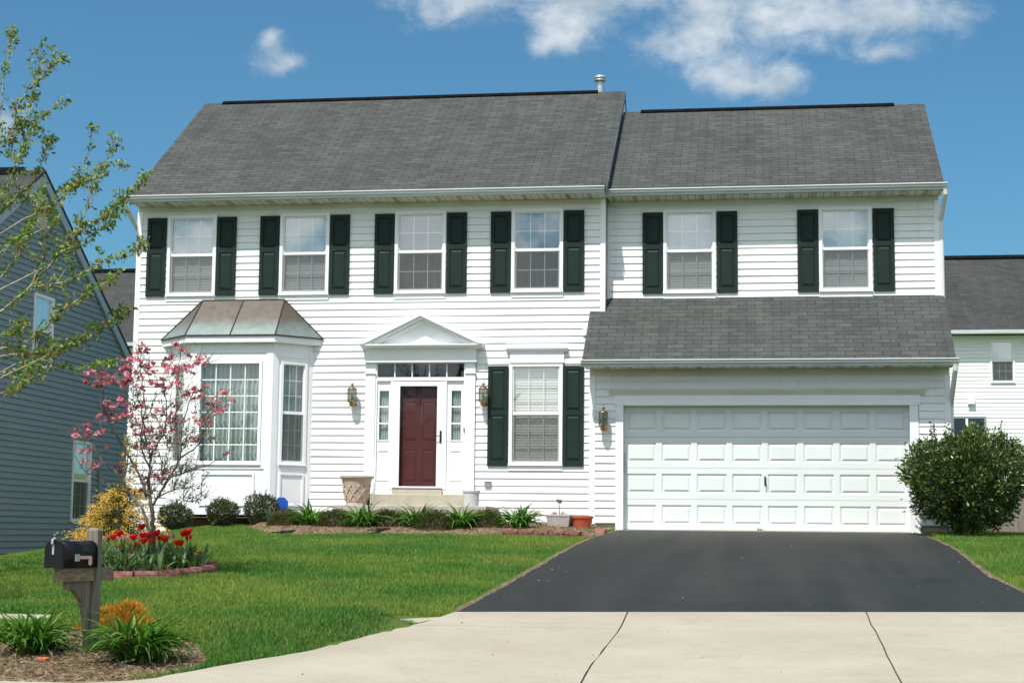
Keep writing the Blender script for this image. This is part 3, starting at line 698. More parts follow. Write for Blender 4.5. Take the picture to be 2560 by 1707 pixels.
mb = MB(); mb.box(-9.2, -0.5, YM+.3, 7.9, 3.30, 3.5); mb.box(-9.2, -0.5, YM+.3, 7.9, 6.02, 6.1); mb.box(-9.2, -0.5, YM+.3, 7.9, 0.35, 0.5)
mb.box(-9.2, -0.5, YM+2.2, YM+2.3, 0.5, 6.0); mb.box(-0.3, 5.4, YW+2.0, YW+2.1, 3.0, 6.0); mb.box(-0.3, 5.4, YW+.2, 6.8, 6.02, 6.1)
for x in (-7.2, -5.05, -2.75): mb.box(x-.05, x+.05, YM+.25, YM+2.2, 0.5, 6.0)
mb.build('interior_wall', M['interior'], house)
for q_ in ((-0.5, -0.14, .03, .3, -1.0, .12), (5.04, 5.5, .03, .3, -1.0, .12), (-1.2, -0.61, YM-.03, YM+.028, -.6, .265)): MB().box(*q_).build('foundation', M['concrete_base'], house)
MB().box(-9.2, -1.21, YM+.03, YM+.3, -1.4, 0.2).build('foundation', M['brick_base'], house)
MB().box(-.13, 4.99, -.05, .155, -.2, .006).build('foundation', M['step'], house)
# corner posts
for (x0, x1, y, z0, z1) in [(-9.37, -9.27, YM, -0.6, 5.93), (-0.50, -0.41, YM, 3.86, 6.02), (-0.405, -0.36, YW, 4.2, 5.93), (5.47, 5.565, YW, 4.15, 5.93), (-0.60, -0.50, YG, 0.1, 2.68), (5.47, 5.565, YG, 0.1, 2.68)]:
    MB().box(x0, x1, y-.026, y+.12, z0, z1).build('corner_post', M['trim'], house)
# frieze boards and soffits
MB().box(-9.36, -0.41, YM-.012, YM+.05, 5.932, 6.03).build('frieze', M['frieze'], house)
MB().box(-0.405, 5.56, YW-.012, YW+.05, 5.932, 6.03).build('frieze', M['frieze'], house)
MB().box(-0.60, 5.56, YG-.012, YG+.05, 2.682, 2.80).build('frieze', M['frieze'], house)
MB().box(-9.37, -0.38, 0.385, YM+.02, 6.031, 6.045).build('soffit', M['soffit'], house)
MB().box(-0.37, 5.60, 0.735, YW+.02, 6.031, 6.045).build('soffit', M['soffit'], house)
MB().box(-0.66, 5.60, -0.475, .02, 2.801, 2.815).build('soffit', M['soffit'], house)
# roofs: slabs with thickness
def roofslab(name, x0, x1, ya, za, yb, zb, th=0.05, m='roof'):
    sl = (zb-za)/(yb-ya)
    mb = MB(); mb.prism([(ya, za), (yb, zb), (yb, zb-th), (ya, za-th)], x0, x1); return mb.build(name, M[m], house)
r1 = roofslab('roof', -9.39, -0.36, 0.385, 6.158, 4.45, 9.028); r1['label'] = 'charcoal shingle roof of the main block'
mb = MB(); mb.prism([(4.45, 9.026), (8.5, 6.16), (8.5, 6.11), (4.45, 8.976)], -9.39, -0.36); mb.prism([(4.0, 8.463), (7.3, 6.16), (7.3, 6.11), (4.0, 8.413)], -0.355, 5.62); mb.build('rear_roof', M['roof'], house)
r2 = roofslab('roof', -0.352, 5.62, 0.735, 6.158, 4.0, 8.465); r2['label'] = 'lower charcoal roof over the wing'
r3 = roofslab('roof', -0.405, 5.62, -0.485, 2.925, YW, 4.235); r3['label'] = 'charcoal skirt roof over the garage door'
mb = MB(); zm = 2.925+(YM+.485)*0.7915
mb.prism([(-0.485, 2.925), (YM-.02, zm-.016), (YM-.02, zm-.066), (-0.485, 2.875)], -0.685, -0.405); mb.build('roof', M['roof'], house)['label'] = 'short return of the skirt roof against the main wall'
# ridge vents
MB().prism([(4.35, 8.985), (4.355, 9.0), (4.45, 9.066), (4.545, 9.0), (4.55, 8.985)], -8.99, -0.92).build('ridge_vent', M['vent_shadow_black'], house)
MB().prism([(3.90, 8.42), (3.905, 8.436), (4.0, 8.502), (4.095, 8.436), (4.10, 8.42)], 0.0, 5.03).build('ridge_vent', M['vent_shadow_black'], house)
# rake boards
mb = MB(); mb.prism([(0.385, 6.108), (4.45, 8.978), (4.45, 8.84), (0.385, 5.97)], -9.38, -9.36); mb.build('rake_board', M['trim'], house)
mb = MB(); mb.prism([(0.37, 6.15), (4.45, 9.03), (4.45, 8.90), (0.37, 6.02)], -0.358, -0.340); mb.build('rake_board', M['rake'], house)
mb = MB(); mb.prism([(0.735, 6.108), (4.0, 8.414), (4.0, 8.29), (0.735, 5.98)], 5.56, 5.60); mb.build('rake_board', M['trim'], house)
mb = MB(); mb.prism([(-0.485, 2.872), (YW, 4.182), (YW, 4.08), (-0.485, 2.77)], 5.566, 5.60); mb.build('rake_board', M['trim'], house)
# drip edge and gutters
def gutter(x0, x1, yb, zt):
    p = [(yb, zt), (yb-.115, zt), (yb-.122, zt-.012), (yb-.108, zt-.03), (yb-.102, zt-.055), (yb-.072, zt-.085), (yb-.068, zt-.11), (yb, zt-.11)]
    mb = MB(); mb.prism(p, x0, x1); g = mb.build('gutter', M['gutter'], house)
    MB().box(x0+.01, x1-.01, yb-.124, yb-.118, zt-.010, zt+.004).build('rim', M['white'], g)
    return g
gutter(-9.45, -0.385, 0.382, 6.145); gutter(-0.378, 5.665, 0.732, 6.15); gutter(-0.70, 5.655, -0.488, 2.905)
mb = MB(); mb.box(-9.38, -0.37, .372, .40, 6.146, 6.156); mb.box(-.36, 5.61, .722, .75, 6.151, 6.1565); mb.box(-.68, 5.61, -.50, -.47, 2.906, 2.922); mb.build('drip_edge', M['drip'], house)
# downspouts
def spout(path, w=0.043):
    return MB().tube(path, w, 8).build('downspout', M['spout'], house)
spout([(-9.46, .33, 6.03), (-9.46, .34, 5.98), (-9.43, .50, 5.86), (-9.40, 1.0, 5.58), (-9.40, 1.08, 5.50), (-9.40, 1.08, 0.2)])
spout([(5.63, .68, 6.04), (5.63, .69, 5.97), (5.62, .82, 5.86), (5.595, 1.12, 5.62), (5.595, 1.17, 5.55), (5.595, 1.17, 4.16)])
spout([(5.60, -.54, 2.80), (5.60, -.53, 2.72), (5.595, -.38, 2.58), (5.585, .0, 2.25), (5.585, .08, 2.15), (5.585, .08, 0.05)])
# flue pipe on the roof
vp = MB().lathe([(.070, 9.0), (.070, 9.31), (.075, 9.315)], 20, (-0.905, 4.72, 0)).build('flue_pipe', M['steel'], house, smooth=False)
mbc = MB(); mbc.lathe([(.085, 9.315), (.125, 9.325), (.13, 9.345), (.10, 9.355), (.10, 9.372), (.13, 9.378), (.13, 9.40), (.118, 9.425), (.07, 9.452), (.0, 9.462)], 22, (-0.905, 4.72, 0)); mbc.build('cap', M['steel'], vp, smooth=True)

# windows --------------------------------------------------------
def sash_window(x0, x1, z0, z1, Y, cols, rows, blind, low_screen=True, apron=True, xf=None, parent=None, name='window', dark_low=False, casing=.058, blind_z=None, sill=True):
    """double hung window; xf maps local coords (front plane y=Y) for angled walls"""
    par = parent or house; B = lambda mb, n, m, p: mb.build(n, M[m], p, xf=xf)
    f = B(MB().frame(x0, x1, z0, z1, casing, Y-.048, Y+.09), name, 'sash', par)
    zm = (z0+z1)/2-.01
    gx0, gx1 = x0+casing, x1-casing
    # upper sash (outer), lower sash (inner)
    B(MB().frame(gx0, gx1, zm-.002, z1-casing, .022, Y-.012, Y+.03, wb=.05), 'upper_sash', 'sash', f)
    B(MB().frame(gx0, gx1, z0+casing, zm-.004, .030, Y+.004, Y+.05, wb=.035, wt=.012), 'lower_sash', 'sash', f)
    B(MB().face([(gx0+.02, Y+.012, zm+.045), (gx1-.02, Y+.012, zm+.045), (gx1-.02, Y+.012, z1-casing-.02), (gx0+.02, Y+.012, z1-casing-.02)]), 'pane', 'glass_sky', f)
    B(MB().face([(gx0+.028, Y+.028, z0+casing+.03), (gx1-.028, Y+.028, z0+casing+.03), (gx1-.028, Y+.028, zm-.015), (gx0+.028, Y+.028, zm-.015)]), 'pane', 'glass', f)
    mu = MB(); w = .0075
    for (a, b, lo, hi, yy_) in [(gx0+.022, gx1-.022, zm+.048, z1-casing-.022, Y+.014), (gx0+.03, gx1-.03, z0+casing+.035, zm-.016, Y+.030)]:
        xsb = [a+(b-a)*i/cols for i in range(1, cols)]; zsb = [lo+(hi-lo)*i/rows for i in range(1, rows)]
        for x in xsb: mu.box(x-w, x+w, yy_, yy_+.012, lo, hi)
        for z in zsb:
            e = [a]+xsb+[b]
            for p, q in zip(e, e[1:]): mu.box(p+(w if p != a else 0), q-(w if q != b else 0), yy_+.001, yy_+.011, z-w, z+w)
    B(mu, 'muntin', 'sash', f)
    if low_screen:
        B(MB().face([(gx0+.01, Y-.006, z0+casing+.005), (gx1-.01, Y-.006, z0+casing+.005), (gx1-.01, Y-.006, zm-.004), (gx0+.01, Y-.006, zm-.004)]), 'screen', 'screen', f)
    if blind:
        bz = blind_z if blind_z is not None else z0+.04
        bl = MB(); n = int((z1-.04-bz)/.05)
        for i in range(n):                                    # tilted slats
            za = bz+.05*i; bl.face([(gx0+.01, Y+.080, za), (gx1-.01, Y+.080, za), (gx1-.01, Y+.090, za+.0515), (gx0+.01, Y+.090, za+.0515)])
        bl.box(gx0+.01, gx1-.01, Y+.07, Y+.10, bz-.03, bz-.002)
        B(bl, 'blind', blind, f)
    if dark_low:
        cu = MB(); n = 40
        for i in range(n):
            xa, xb = gx0+(gx1-gx0)*i/n, gx0+(gx1-gx0)*(i+1)/n
            ya, yb = Y+.16+.025*math.sin(i*1.3), Y+.16+.025*math.sin((i+1)*1.3)
            cu.face([(xa, ya, z0), (xb, yb, z0), (xb, yb, z1), (xa, ya, z1)])
        B(cu, 'curtain', 'curtain_dark', f)
    if sill:
        B(MB().box(x0-.006, x1+.006, Y-.066, Y-.049, z0-.006, z0+.028), 'sill', 'sash', f)
    if apron:
        B(MB().box(x0-.002, x1+.002, Y-.032, Y+.0, z0-.095, z0-.008), 'apron', 'trim', f)
    return f
sash_window(*WIN[0][:2], WZ0, WZ1, YM, 3, 2, 'blind'); sash_window(*WIN[1][:2], WZ0, WZ1, YM, 3, 2, 'blind')
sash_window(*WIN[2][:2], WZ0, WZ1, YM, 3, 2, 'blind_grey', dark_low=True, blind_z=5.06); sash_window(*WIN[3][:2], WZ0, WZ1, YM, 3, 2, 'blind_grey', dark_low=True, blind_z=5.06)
sash_window(*WIN[4][:2], WZ0, WZ1, YW, 3, 2, 'blind'); sash_window(*WIN[5][:2], WZ0, WZ1, YW, 3, 2, 'blind')
sash_window(-2.155, -1.175, 1.145, 3.0, YM, 3, 3, 'blind_cream', blind_z=1.2)
# header cornice over the ground-floor window
mb = MB(); mb.box(-2.14, -1.15, YM-.05, YM, 3.005, 3.20); mb.box(-2.15, -1.14, YM-.062, YM-.002, 3.003, 3.03)
mb.prism([(YM, 3.20), (YM-.06, 3.20), (YM-.085, 3.23), (YM-.11, 3.255), (YM-.115, 3.285), (YM, 3.285)], -2.21, -1.08)
mb.build('window_header', M['trim'], house)

# shutters -------------------------------------------------------
def shutter_mesh(w, h, mid):
    """raised panel shutter, two panels; local x 0..w, z 0..h, front towards -y"""
    mb = MB(); t = .03; st = .062
    mb.box(0, w, -t*.35, 0, 0, h)                               # back board
    zs = [(.10, mid-.045), (mid+.045, h-.075)]
    y = -t
    def fr(x0, x1, z0, z1): mb.box(x0, x1, y, -t*.35-.0005, z0, z1)
    fr(0, st, 0, h); fr(w-st, w, 0, h); fr(st, w-st, 0, zs[0][0]); fr(st, w-st, zs[0][1], zs[1][0]); fr(st, w-st, zs[1][1], h)
    for z0, z1 in zs:
        o = [(st, z0), (w-st, z0), (w-st, z1), (st, z1)]; i_ = [(st+.045, z0+.05), (w-st-.045, z0+.05), (w-st-.045, z1-.05), (st+.045, z1-.05)]
        o2 = [(st+.006, z0+.006), (w-st-.006, z0+.006), (w-st-.006, z1-.006), (st+.006, z1-.006)]
        for k in range(4):
            k2 = (k+1) % 4
            mb.face([(o[k][0], -t*.4, o[k][1]), (o[k2][0], -t*.4, o[k2][1]), (o2[k2][0], -t*.4, o2[k2][1]), (o2[k][0], -t*.4, o2[k][1])])
            mb.face([(o2[k][0], -t*.4, o2[k][1]), (o2[k2][0], -t*.4, o2[k2][1]), (i_[k2][0], -t*.95, i_[k2][1]), (i_[k][0], -t*.95, i_[k][1])])
        mb.face([(p[0], -t*.95, p[1]) for p in i_])
    return mb
sm = shutter_mesh(.375, 1.505, .86).build('shutter', M['shutter'], house); sm.location = (-9.155, YM-.022, 4.305)
for x0, Y in [(-7.775, YM), (-6.935, YM), (-5.575, YM), (-4.722, YM), (-3.352, YM), (-2.53, YM), (-1.172, YM), (0.243, YW), (1.597, YW), (3.048, YW), (4.392, YW)]:
    c = sm.copy(); COL.objects.link(c); c.location = (x0, Y-.022, 4.305)
sl_ = shutter_mesh(.375, 1.82, .965).build('shutter', M['shutter'], house); sl_.location = (-2.545, YM-.022, 1.13)
c = sl_.copy(); COL.objects.link(c); c.location = (-1.165, YM-.022, 1.13)

# bay window -----------------------------------------------------
YB = 0.24; bx0, bx1, wx0, wx1 = -8.03, -6.44, -8.62, -5.85
zb0, zb1 = 0.155, 3.36
bay = MB()
def panel_xf(p0, p1):
    """local x along p0->p1, local y=0 on the panel face (inside is +y)"""
    d = Vector((p1[0]-p0[0], p1[1]-p0[1], 0)); L = d.length; d.normalize(); n = Vector((-d.y, d.x, 0))
    return Matrix(((d.x, n.x, 0, p0[0]), (d.y, n.y, 0, p0[1]), (0, 0, 1, 0), (0, 0, 0, 1))), L
def wallpanel(mb, L, z0, z1, hole, t=.08):
    a, b, c, d = hole
    mb.box(0, a, 0, t, z0, z1); mb.box(b, L, 0, t, z0, z1); mb.box(a, b, 0.0, t, z0, c); mb.box(a, b, 0.0, t, d, z1)
FX, FL = panel_xf((bx0, YB), (bx1, YB)); RX, RL = panel_xf((bx1, YB), (wx1, YM)); LX, LL = panel_xf((wx0, YM), (bx0, YB))
mb = MB(); wallpanel(mb, FL, zb0, zb1, (.21, 1.34, 1.16, 2.98)); bayw = mb.build('bay_window', M['bay_paint'], house, xf=FX); bayw['label'] = 'white panelled bay window with copper roof'
hs = (.18, RL-.16, 1.16, 2.98)
for X_, L_ in ((RX, RL), (LX, LL)):
    mb = MB(); wallpanel(mb, L_-.004, zb0, zb1, hs); mb.build('bay_side', M['bay_paint'], bayw, xf=X_)
mb = MB(); mb.prism([(bx0, YB), (bx1, YB), (wx1, YM+.05), (wx0, YM+.05)], zb0+.002, zb0+.05, 'z'); mb.build('bay_floor', M['bay_paint'], bayw)
mb = MB(); mb.prism([(bx0+.01, YB+.01), (bx1-.01, YB+.01), (wx1-.01, YM+.05), (wx0+.01, YM+.05)], zb1-.04, zb1-.002, 'z'); mb.build('bay_ceiling', M['bay_paint'], bayw)
# picture window of the bay
fw = MB().frame(.165, 1.385, 1.125, 3.02, .055, -.028, .07).build('bay_frame', M['sash'], bayw, xf=FX)
MB().box(.155, 1.395, -.045, .0, 1.105, 1.135).build('sill', M['sash'], bayw, xf=FX)
MB().face([(.215, .03, 1.175), (1.335, .03, 1.175), (1.335, .03, 2.97), (.215, .03, 2.97)]).build('pane', M['glass'], bayw, xf=FX)
mu = MB(); xsb = [.22+1.11*i/4 for i in range(5)]; zsb = [1.18+1.785*i/6 for i in range(7)]
for x in xsb[1:4]: mu.box(x-.009, x+.009, .018, .042, 1.18, 2.965)
for z in zsb[1:6]:
    for a, b in zip(xsb, xsb[1:]): mu.box(a+.009, b-.009, .019, .041, z-.009, z+.009)
mu.build('muntin', M['sash'], bayw, xf=FX)
def pleats(L0, L1, z0, z1, y, n, amp=.028):
    cu = MB(); N = n*8
    for i in range(N):
        xa, xb = L0+(L1-L0)*i/N, L0+(L1-L0)*(i+1)/N
        fa = math.sin(i/8*2*PI+.6*math.sin(i*.11)); fb = math.sin((i+1)/8*2*PI+.6*math.sin((i+1)*.11))
        cu.face([(xa, y+amp*fa, z0), (xb, y+amp*fb, z0), (xb, y+amp*fb, z1), (xa, y+amp*fa, z1)])
    return cu
pleats(.12, 1.44, 1.1, 3.05, .16, 15).build('curtain', M['curtain'], bayw, xf=FX, smooth=True)
for X_, L_ in ((RX, RL), (LX, LL)):
    pleats(.1, L_-.08, 1.1, 3.05, .15, 8).build('curtain', M['curtain'], bayw, xf=X_, smooth=True)
    zm = 2.05
    MB().frame(.15, L_-.13, 1.13, 3.02, .05, -.028, .07).build('bay_frame', M['sash'], bayw, xf=X_)
    MB().box(.145, L_-.125, -.04, .0, 1.11, 1.135).build('sill', M['sash'], bayw, xf=X_)
    a, b = .20, L_-.18
    MB().frame(a, b, zm, 2.97, .02, .0, .04, wb=.055).build('upper_sash', M['sash'], bayw, xf=X_)
    MB().frame(a, b, 1.18, zm-.003, .025, .015, .05, wt=.01).build('lower_sash', M['sash'], bayw, xf=X_)
    MB().face([(a, .022, 1.18), (b, .022, 1.18), (b, .022, 2.97), (a, .022, 2.97)]).build('pane', M['glass'], bayw, xf=X_)
    MB().face([(a, .006, 1.19), (b, .006, 1.19), (b, .006, zm), (a, .006, zm)]).build('screen', M['screen'], bayw, xf=X_)
    mu = MB()
    for lo, hi in ((1.21, zm-.02), (zm+.06, 2.95)):
        xsb = [a+.02+(b-a-.04)*i/3 for i in range(4)]
        for x in xsb[1:3]: mu.box(x-.007, x+.007, .026, .036, lo, hi)
        for i in (1, 2):
            z = lo+(hi-lo)*i/3
            for p, q in zip(xsb, xsb[1:]): mu.box(p+.007, q-.007, .027, .035, z-.007, z+.007)
    mu.build('muntin', M['sash'], bayw, xf=X_)
    def mould(x0, x1, z0, z1, w=.032, t=.022): return MB().frame(x0, x1, z0, z1, w, -t, .001)
    mould(.17, L_-.15, .37, .965).build('panel_moulding', M['trim'], bayw, xf=X_)
    MB().box(0, .10, -.014, -.001, zb0, zb1-.2).build('corner_board', M['bay_paint'], bayw, xf=X_); MB().box(L_-.09, L_-.004, -.014, -.001, zb0, zb1-.2).build('corner_board', M['bay_paint'], bayw, xf=X_)
    MB().box(0.10, L_-.09, -.010, -.001, 3.09, 3.105).build('band', M['trim'], bayw, xf=X_)
MB().frame(.255, 1.29, .365, .965, .038, -.024, .001).build('panel_moulding', M['trim'], bayw, xf=FX)
MB().box(0, .125, -.014, -.001, zb0, zb1-.2).build('corner_board', M['bay_paint'], bayw, xf=FX); MB().box(FL-.125, FL, -.014, -.001, zb0, zb1-.2).build('corner_board', M['bay_paint'], bayw, xf=FX)
MB().box(.125, FL-.125, -.018, -.001, 1.035, 1.055).build('band', M['trim'], bayw, xf=FX); MB().box(.0, FL, -.012, -.001, 3.16, 3.175).build('band', M['trim'], bayw, xf=FX)
# bay eave fascia + copper roof
e = [(-8.80, YM), (-8.09, .115), (-6.40, .115), (-5.68, YM)]
mb = MB(); mb.prism(e, 3.345, 3.465, 'z'); mb.build('bay_fascia', M['trim'], bayw)
tl, tr_ = (-8.02, YM-.026, 4.215), (-6.43, YM-.026, 4.215)
E3 = [(p[0]-.015 if i < 2 else p[0]+.015, p[1]-(.015 if i in (1, 2) else 0), 3.468) for i, p in enumerate([(e[0][0], YM-.026), e[1], e[2], (e[3][0], YM-.026)])]
mb = MB(); mb.face([E3[0], E3[1], tl]); mb.face([E3[1], E3[2], tr_, tl]); mb.face([E3[2], E3[3], tr_]); mb.face([E3[3], E3[2], E3[1], E3[0]])
mb.build('bay_roof', M['copper'], bayw)
mb = MB()
mt = ((tl[0]+tr_[0])/2, YM-.026, 4.215); me_ = ((E3[1][0]+E3[2][0])/2, E3[1][1], 3.468)
for a, b in ((E3[1], tl), (E3[2], tr_), (me_, mt), (E3[0], tl), (E3[3], tr_), (tl, tr_), (E3[0], E3[1]), (E3[1], E3[2]), (E3[2], E3[3])):
    a2 = Vector(a)+Vector((0, -.004, .004)); b2 = Vector(b)+Vector((0, -.004, .004)); mb.tube([a2, b2], .013, 6)
mb.build('roof_seam', M['copper_seam'], bayw)

# entrance -------------------------------------------------------
ent = MB().box(-4.84, -2.765, YM-.10, YM+.02, 3.035, 3.262).build('door_surround', M['trim'], house); ent['label'] = 'white door surround with pediment, transom and sidelights'
mb = MB(); mb.box(-4.855, -2.75, YM-.115, YM-.002, 3.022, 3.05)
mb.prism([(YM, 3.262), (YM-.11, 3.262), (YM-.16, 3.29), (YM-.25, 3.305), (YM-.27, 3.318), (YM-.27, 3.342), (YM, 3.342)], -4.90, -2.63); mb.build('cornice', M['trim'], ent)
mb = MB(); apx = -3.78
MB().face([(-4.75, YM-.085, 3.343), (-2.80, YM-.085, 3.343), (apx, YM-.085, 3.80)]).build('tympanum', M['trim'], ent)
def rk(x0, z0, x1, z1, off, t, y0, y1):
    d = Vector((x1-x0, z1-z0)).normalized(); n = Vector((-d.y, d.x)); n = n if n.y > 0 else -n
    a0 = Vector((x0, z0))-n*off; a1 = Vector((x1, z1))-n*off; b0 = a0-n*t; b1 = a1-n*t
    # mitre at the apex (x1) vertically and at the eave (x0) horizontally
    def atx(p, X): return Vector((X, p.y+d.y/d.x*(X-p.x)))
    def atz(p, Z): return Vector((p.x+d.x/d.y*(Z-p.y), Z))
    P = [atz(a0, 3.343), atx(a1, apx), atx(b1, apx), atz(b0, 3.343)]
    mb.prism([(q.x, q.y) for q in P], y0, y1, 'y')
for x0 in (-4.93, -2.60):
    rk(x0, 3.335, apx, 3.893, 0.0, .035, YM-.285, YM); rk(x0, 3.335, apx, 3.893, .0355, .045, YM-.25, YM-.002); rk(x0, 3.335, apx, 3.893, .081, .05, YM-.175, YM-.003)
mb.build('pediment', M['trim'], ent)
for x0 in (-4.835, -2.965):
    p = MB(); p.box(x0, x0+.185, YM-.05, YM+.02, .62, 3.035)
    for i in range(5): p.box(x0+.022+.031*i, x0+.038+.031*i, YM-.058, YM-.049, .92, 2.80)
    p.box(x0-.008, x0+.193, YM-.07, YM-.051, .62, .86)
    p.box(x0-.012, x0+.197, YM-.078, YM-.051, 2.815, 2.845); p.box(x0-.006, x0+.191, YM-.066, YM-.051, 3.0, 3.034)
    p.build('pilaster', M['trim'], ent)
mb = MB(); mb.frame(-4.648, -2.967, .70, 3.035, .028, YM-.03, YM+.06, wb=.001); mb.box(-4.62, -2.995, YM-.035, YM+.06, 2.685, 2.752)
for x in (-4.335, -3.34): mb.box(x-.028, x+.028, YM-.03, YM+.06, .70, 2.684)
mb.build('door_frame', M['trim'], ent)
tn = MB(); 
for i in range(1, 5):
    x = -4.62+1.625*i/5; tn.box(x-.009, x+.009, YM-.01, YM+.03, 2.753, 3.006)
tn.build('transom_bar', M['trim'], ent)
MB().face([(-4.62, YM+.012, 2.752), (-2.995, YM+.012, 2.752), (-2.995, YM+.012, 3.007), (-4.62, YM+.012, 3.007)]).build('transom', M['glass_dark'], ent)
for (x0, x1) in ((-4.62, -4.363), (-3.312, -2.995)):
    cx = (x0+x1)/2+(0.005 if x0 < -4 else .018)
    q = MB(); q.box(x0, x1, YM+.01, YM+.05, .70, 1.585); q.box(x0, cx-.105, YM+.005, YM+.05, 1.585, 2.684); q.box(cx+.105, x1, YM+.005, YM+.05, 1.585, 2.684); q.box(cx-.105, cx+.105, YM+.005, YM+.05, 2.515, 2.684)
    q.frame(cx-.108, cx+.108, 1.58, 2.525, .02, YM-.004, YM+.011)
    for z in (1.905, 2.21): q.box(cx-.088, cx+.088, YM+.0, YM+.02, z-.013, z+.013)
    q.frame(cx-.115, cx+.115, .86, 1.42, .022, YM-.006, YM+.011)
    q.build('sidelight', M['trim'], ent)
    MB().face([(cx-.095, YM+.018, 1.59), (cx+.095, YM+.018, 1.59), (cx+.095, YM+.018, 2.515), (cx-.095, YM+.018, 2.515)]).build('sidelight_pane', M['glass'], ent)
    pleats(cx-.1, cx+.1, 1.58, 2.52, YM+.07, 5, .012).build('curtain', M['curtain'], ent, smooth=True)
# maroon six panel door behind a full-view storm door
dm = MB(); dy0 = YM+.10
dx0, dx1, dz0, dz1 = -4.255, -3.42, .71, 2.66
cols = [(-4.125, -3.885), (-3.775, -3.535)]; rws = [(.85, 1.42), (1.60, 2.30), (2.40, 2.56)]
dm.box(dx0, dx1, dy0+.012, dy0+.045, dz0, dz1)
def door_face(z0, z1, x0, x1): dm.box(x0, x1, dy0, dy0+.0115, z0, z1)
zc = [dz0]+[z for r in rws for z in r]+[dz1]
for i in range(0, len(zc), 2): door_face(zc[i], zc[i+1], dx0, dx1)
for z0, z1 in rws:
    door_face(z0, z1, dx0, cols[0][0]); door_face(z0, z1, cols[0][1], cols[1][0]); door_face(z0, z1, cols[1][1], dx1)
    for x0, x1 in cols:
        o = [(x0, z0), (x1, z0), (x1, z1), (x0, z1)]; i_ = [(x0+.035, z0+.035), (x1-.035, z0+.035), (x1-.035, z1-.035), (x0+.035, z1-.035)]
        for k in range(4):
            k2 = (k+1) % 4; dm.face([(o[k][0], dy0+.011, o[k][1]), (o[k2][0], dy0+.011, o[k2][1]), (i_[k2][0], dy0+.003, i_[k2][1]), (i_[k][0], dy0+.003, i_[k][1])])
        dm.face([(p[0], dy0+.003, p[1]) for p in i_])
door = dm.build('front_door', M['red_door'], house); door['label'] = 'maroon six panel front door behind a white storm door'
MB().lathe([(.0, -.004), (.012, 0), (.012, .01)], 10).build('peephole', M['bronze'], door, xf=Matrix.Translation((-3.835, dy0-.004, 2.40)) @ Matrix.Rotation(PI/2, 4, 'X'))
kn = MB(); kn.box(-3.845, -3.825, dy0-.025, dy0, 2.28, 2.36); kn.build('knocker', M['black_metal'], door)
sd = MB().frame(-4.305, -3.37, .725, 2.675, .118, YM-.028, YM+.01, wb=.03, wt=.085).build('storm_door', M['sash'], house)
MB().face([(-4.19, YM-.01, .75), (-3.485, YM-.01, .75), (-3.485, YM-.01, 2.595), (-4.19, YM-.01, 2.595)]).build('storm_glass', M['glass_clear'], sd)
h = MB(); h.box(-3.43, -3.395, YM-.045, YM-.029, 1.55, 1.77); h.tube([(-3.412, YM-.05, 1.68), (-3.412, YM-.085, 1.68), (-3.47, YM-.09, 1.665), (-3.50, YM-.085, 1.65)], .009, 6); h.build('handle', M['black_metal'], sd)
MB().box(-4.29, -3.365, YM-.10, YM+.05, .602, .70).build('threshold', M['step'], house)
MB().box(-4.65, -4.292, YM-.02, YM+.05, .601, .699).build('base_board', M['trim'], ent); MB().box(-3.363, -2.966, YM-.02, YM+.05, .601, .699).build('base_board', M['trim'], ent)
MB().box(-2.985, -2.965, YM-.075, YM-.06, 1.74, 1.83).build('doorbell', M['brass'], house)
# outlet box and small fittings
ob = MB(); ob.box(-2.585, -2.47, YM-.055, YM, .755, .84); ob.box(-2.59, -2.465, YM-.062, YM-.0, .8405, .85); ob.build('outlet_box', M['grey_box'], house)
MB().box(-0.81, -0.70, YM-.04, YM, 3.50, 3.655).build('siding_block', M['trim'], house)

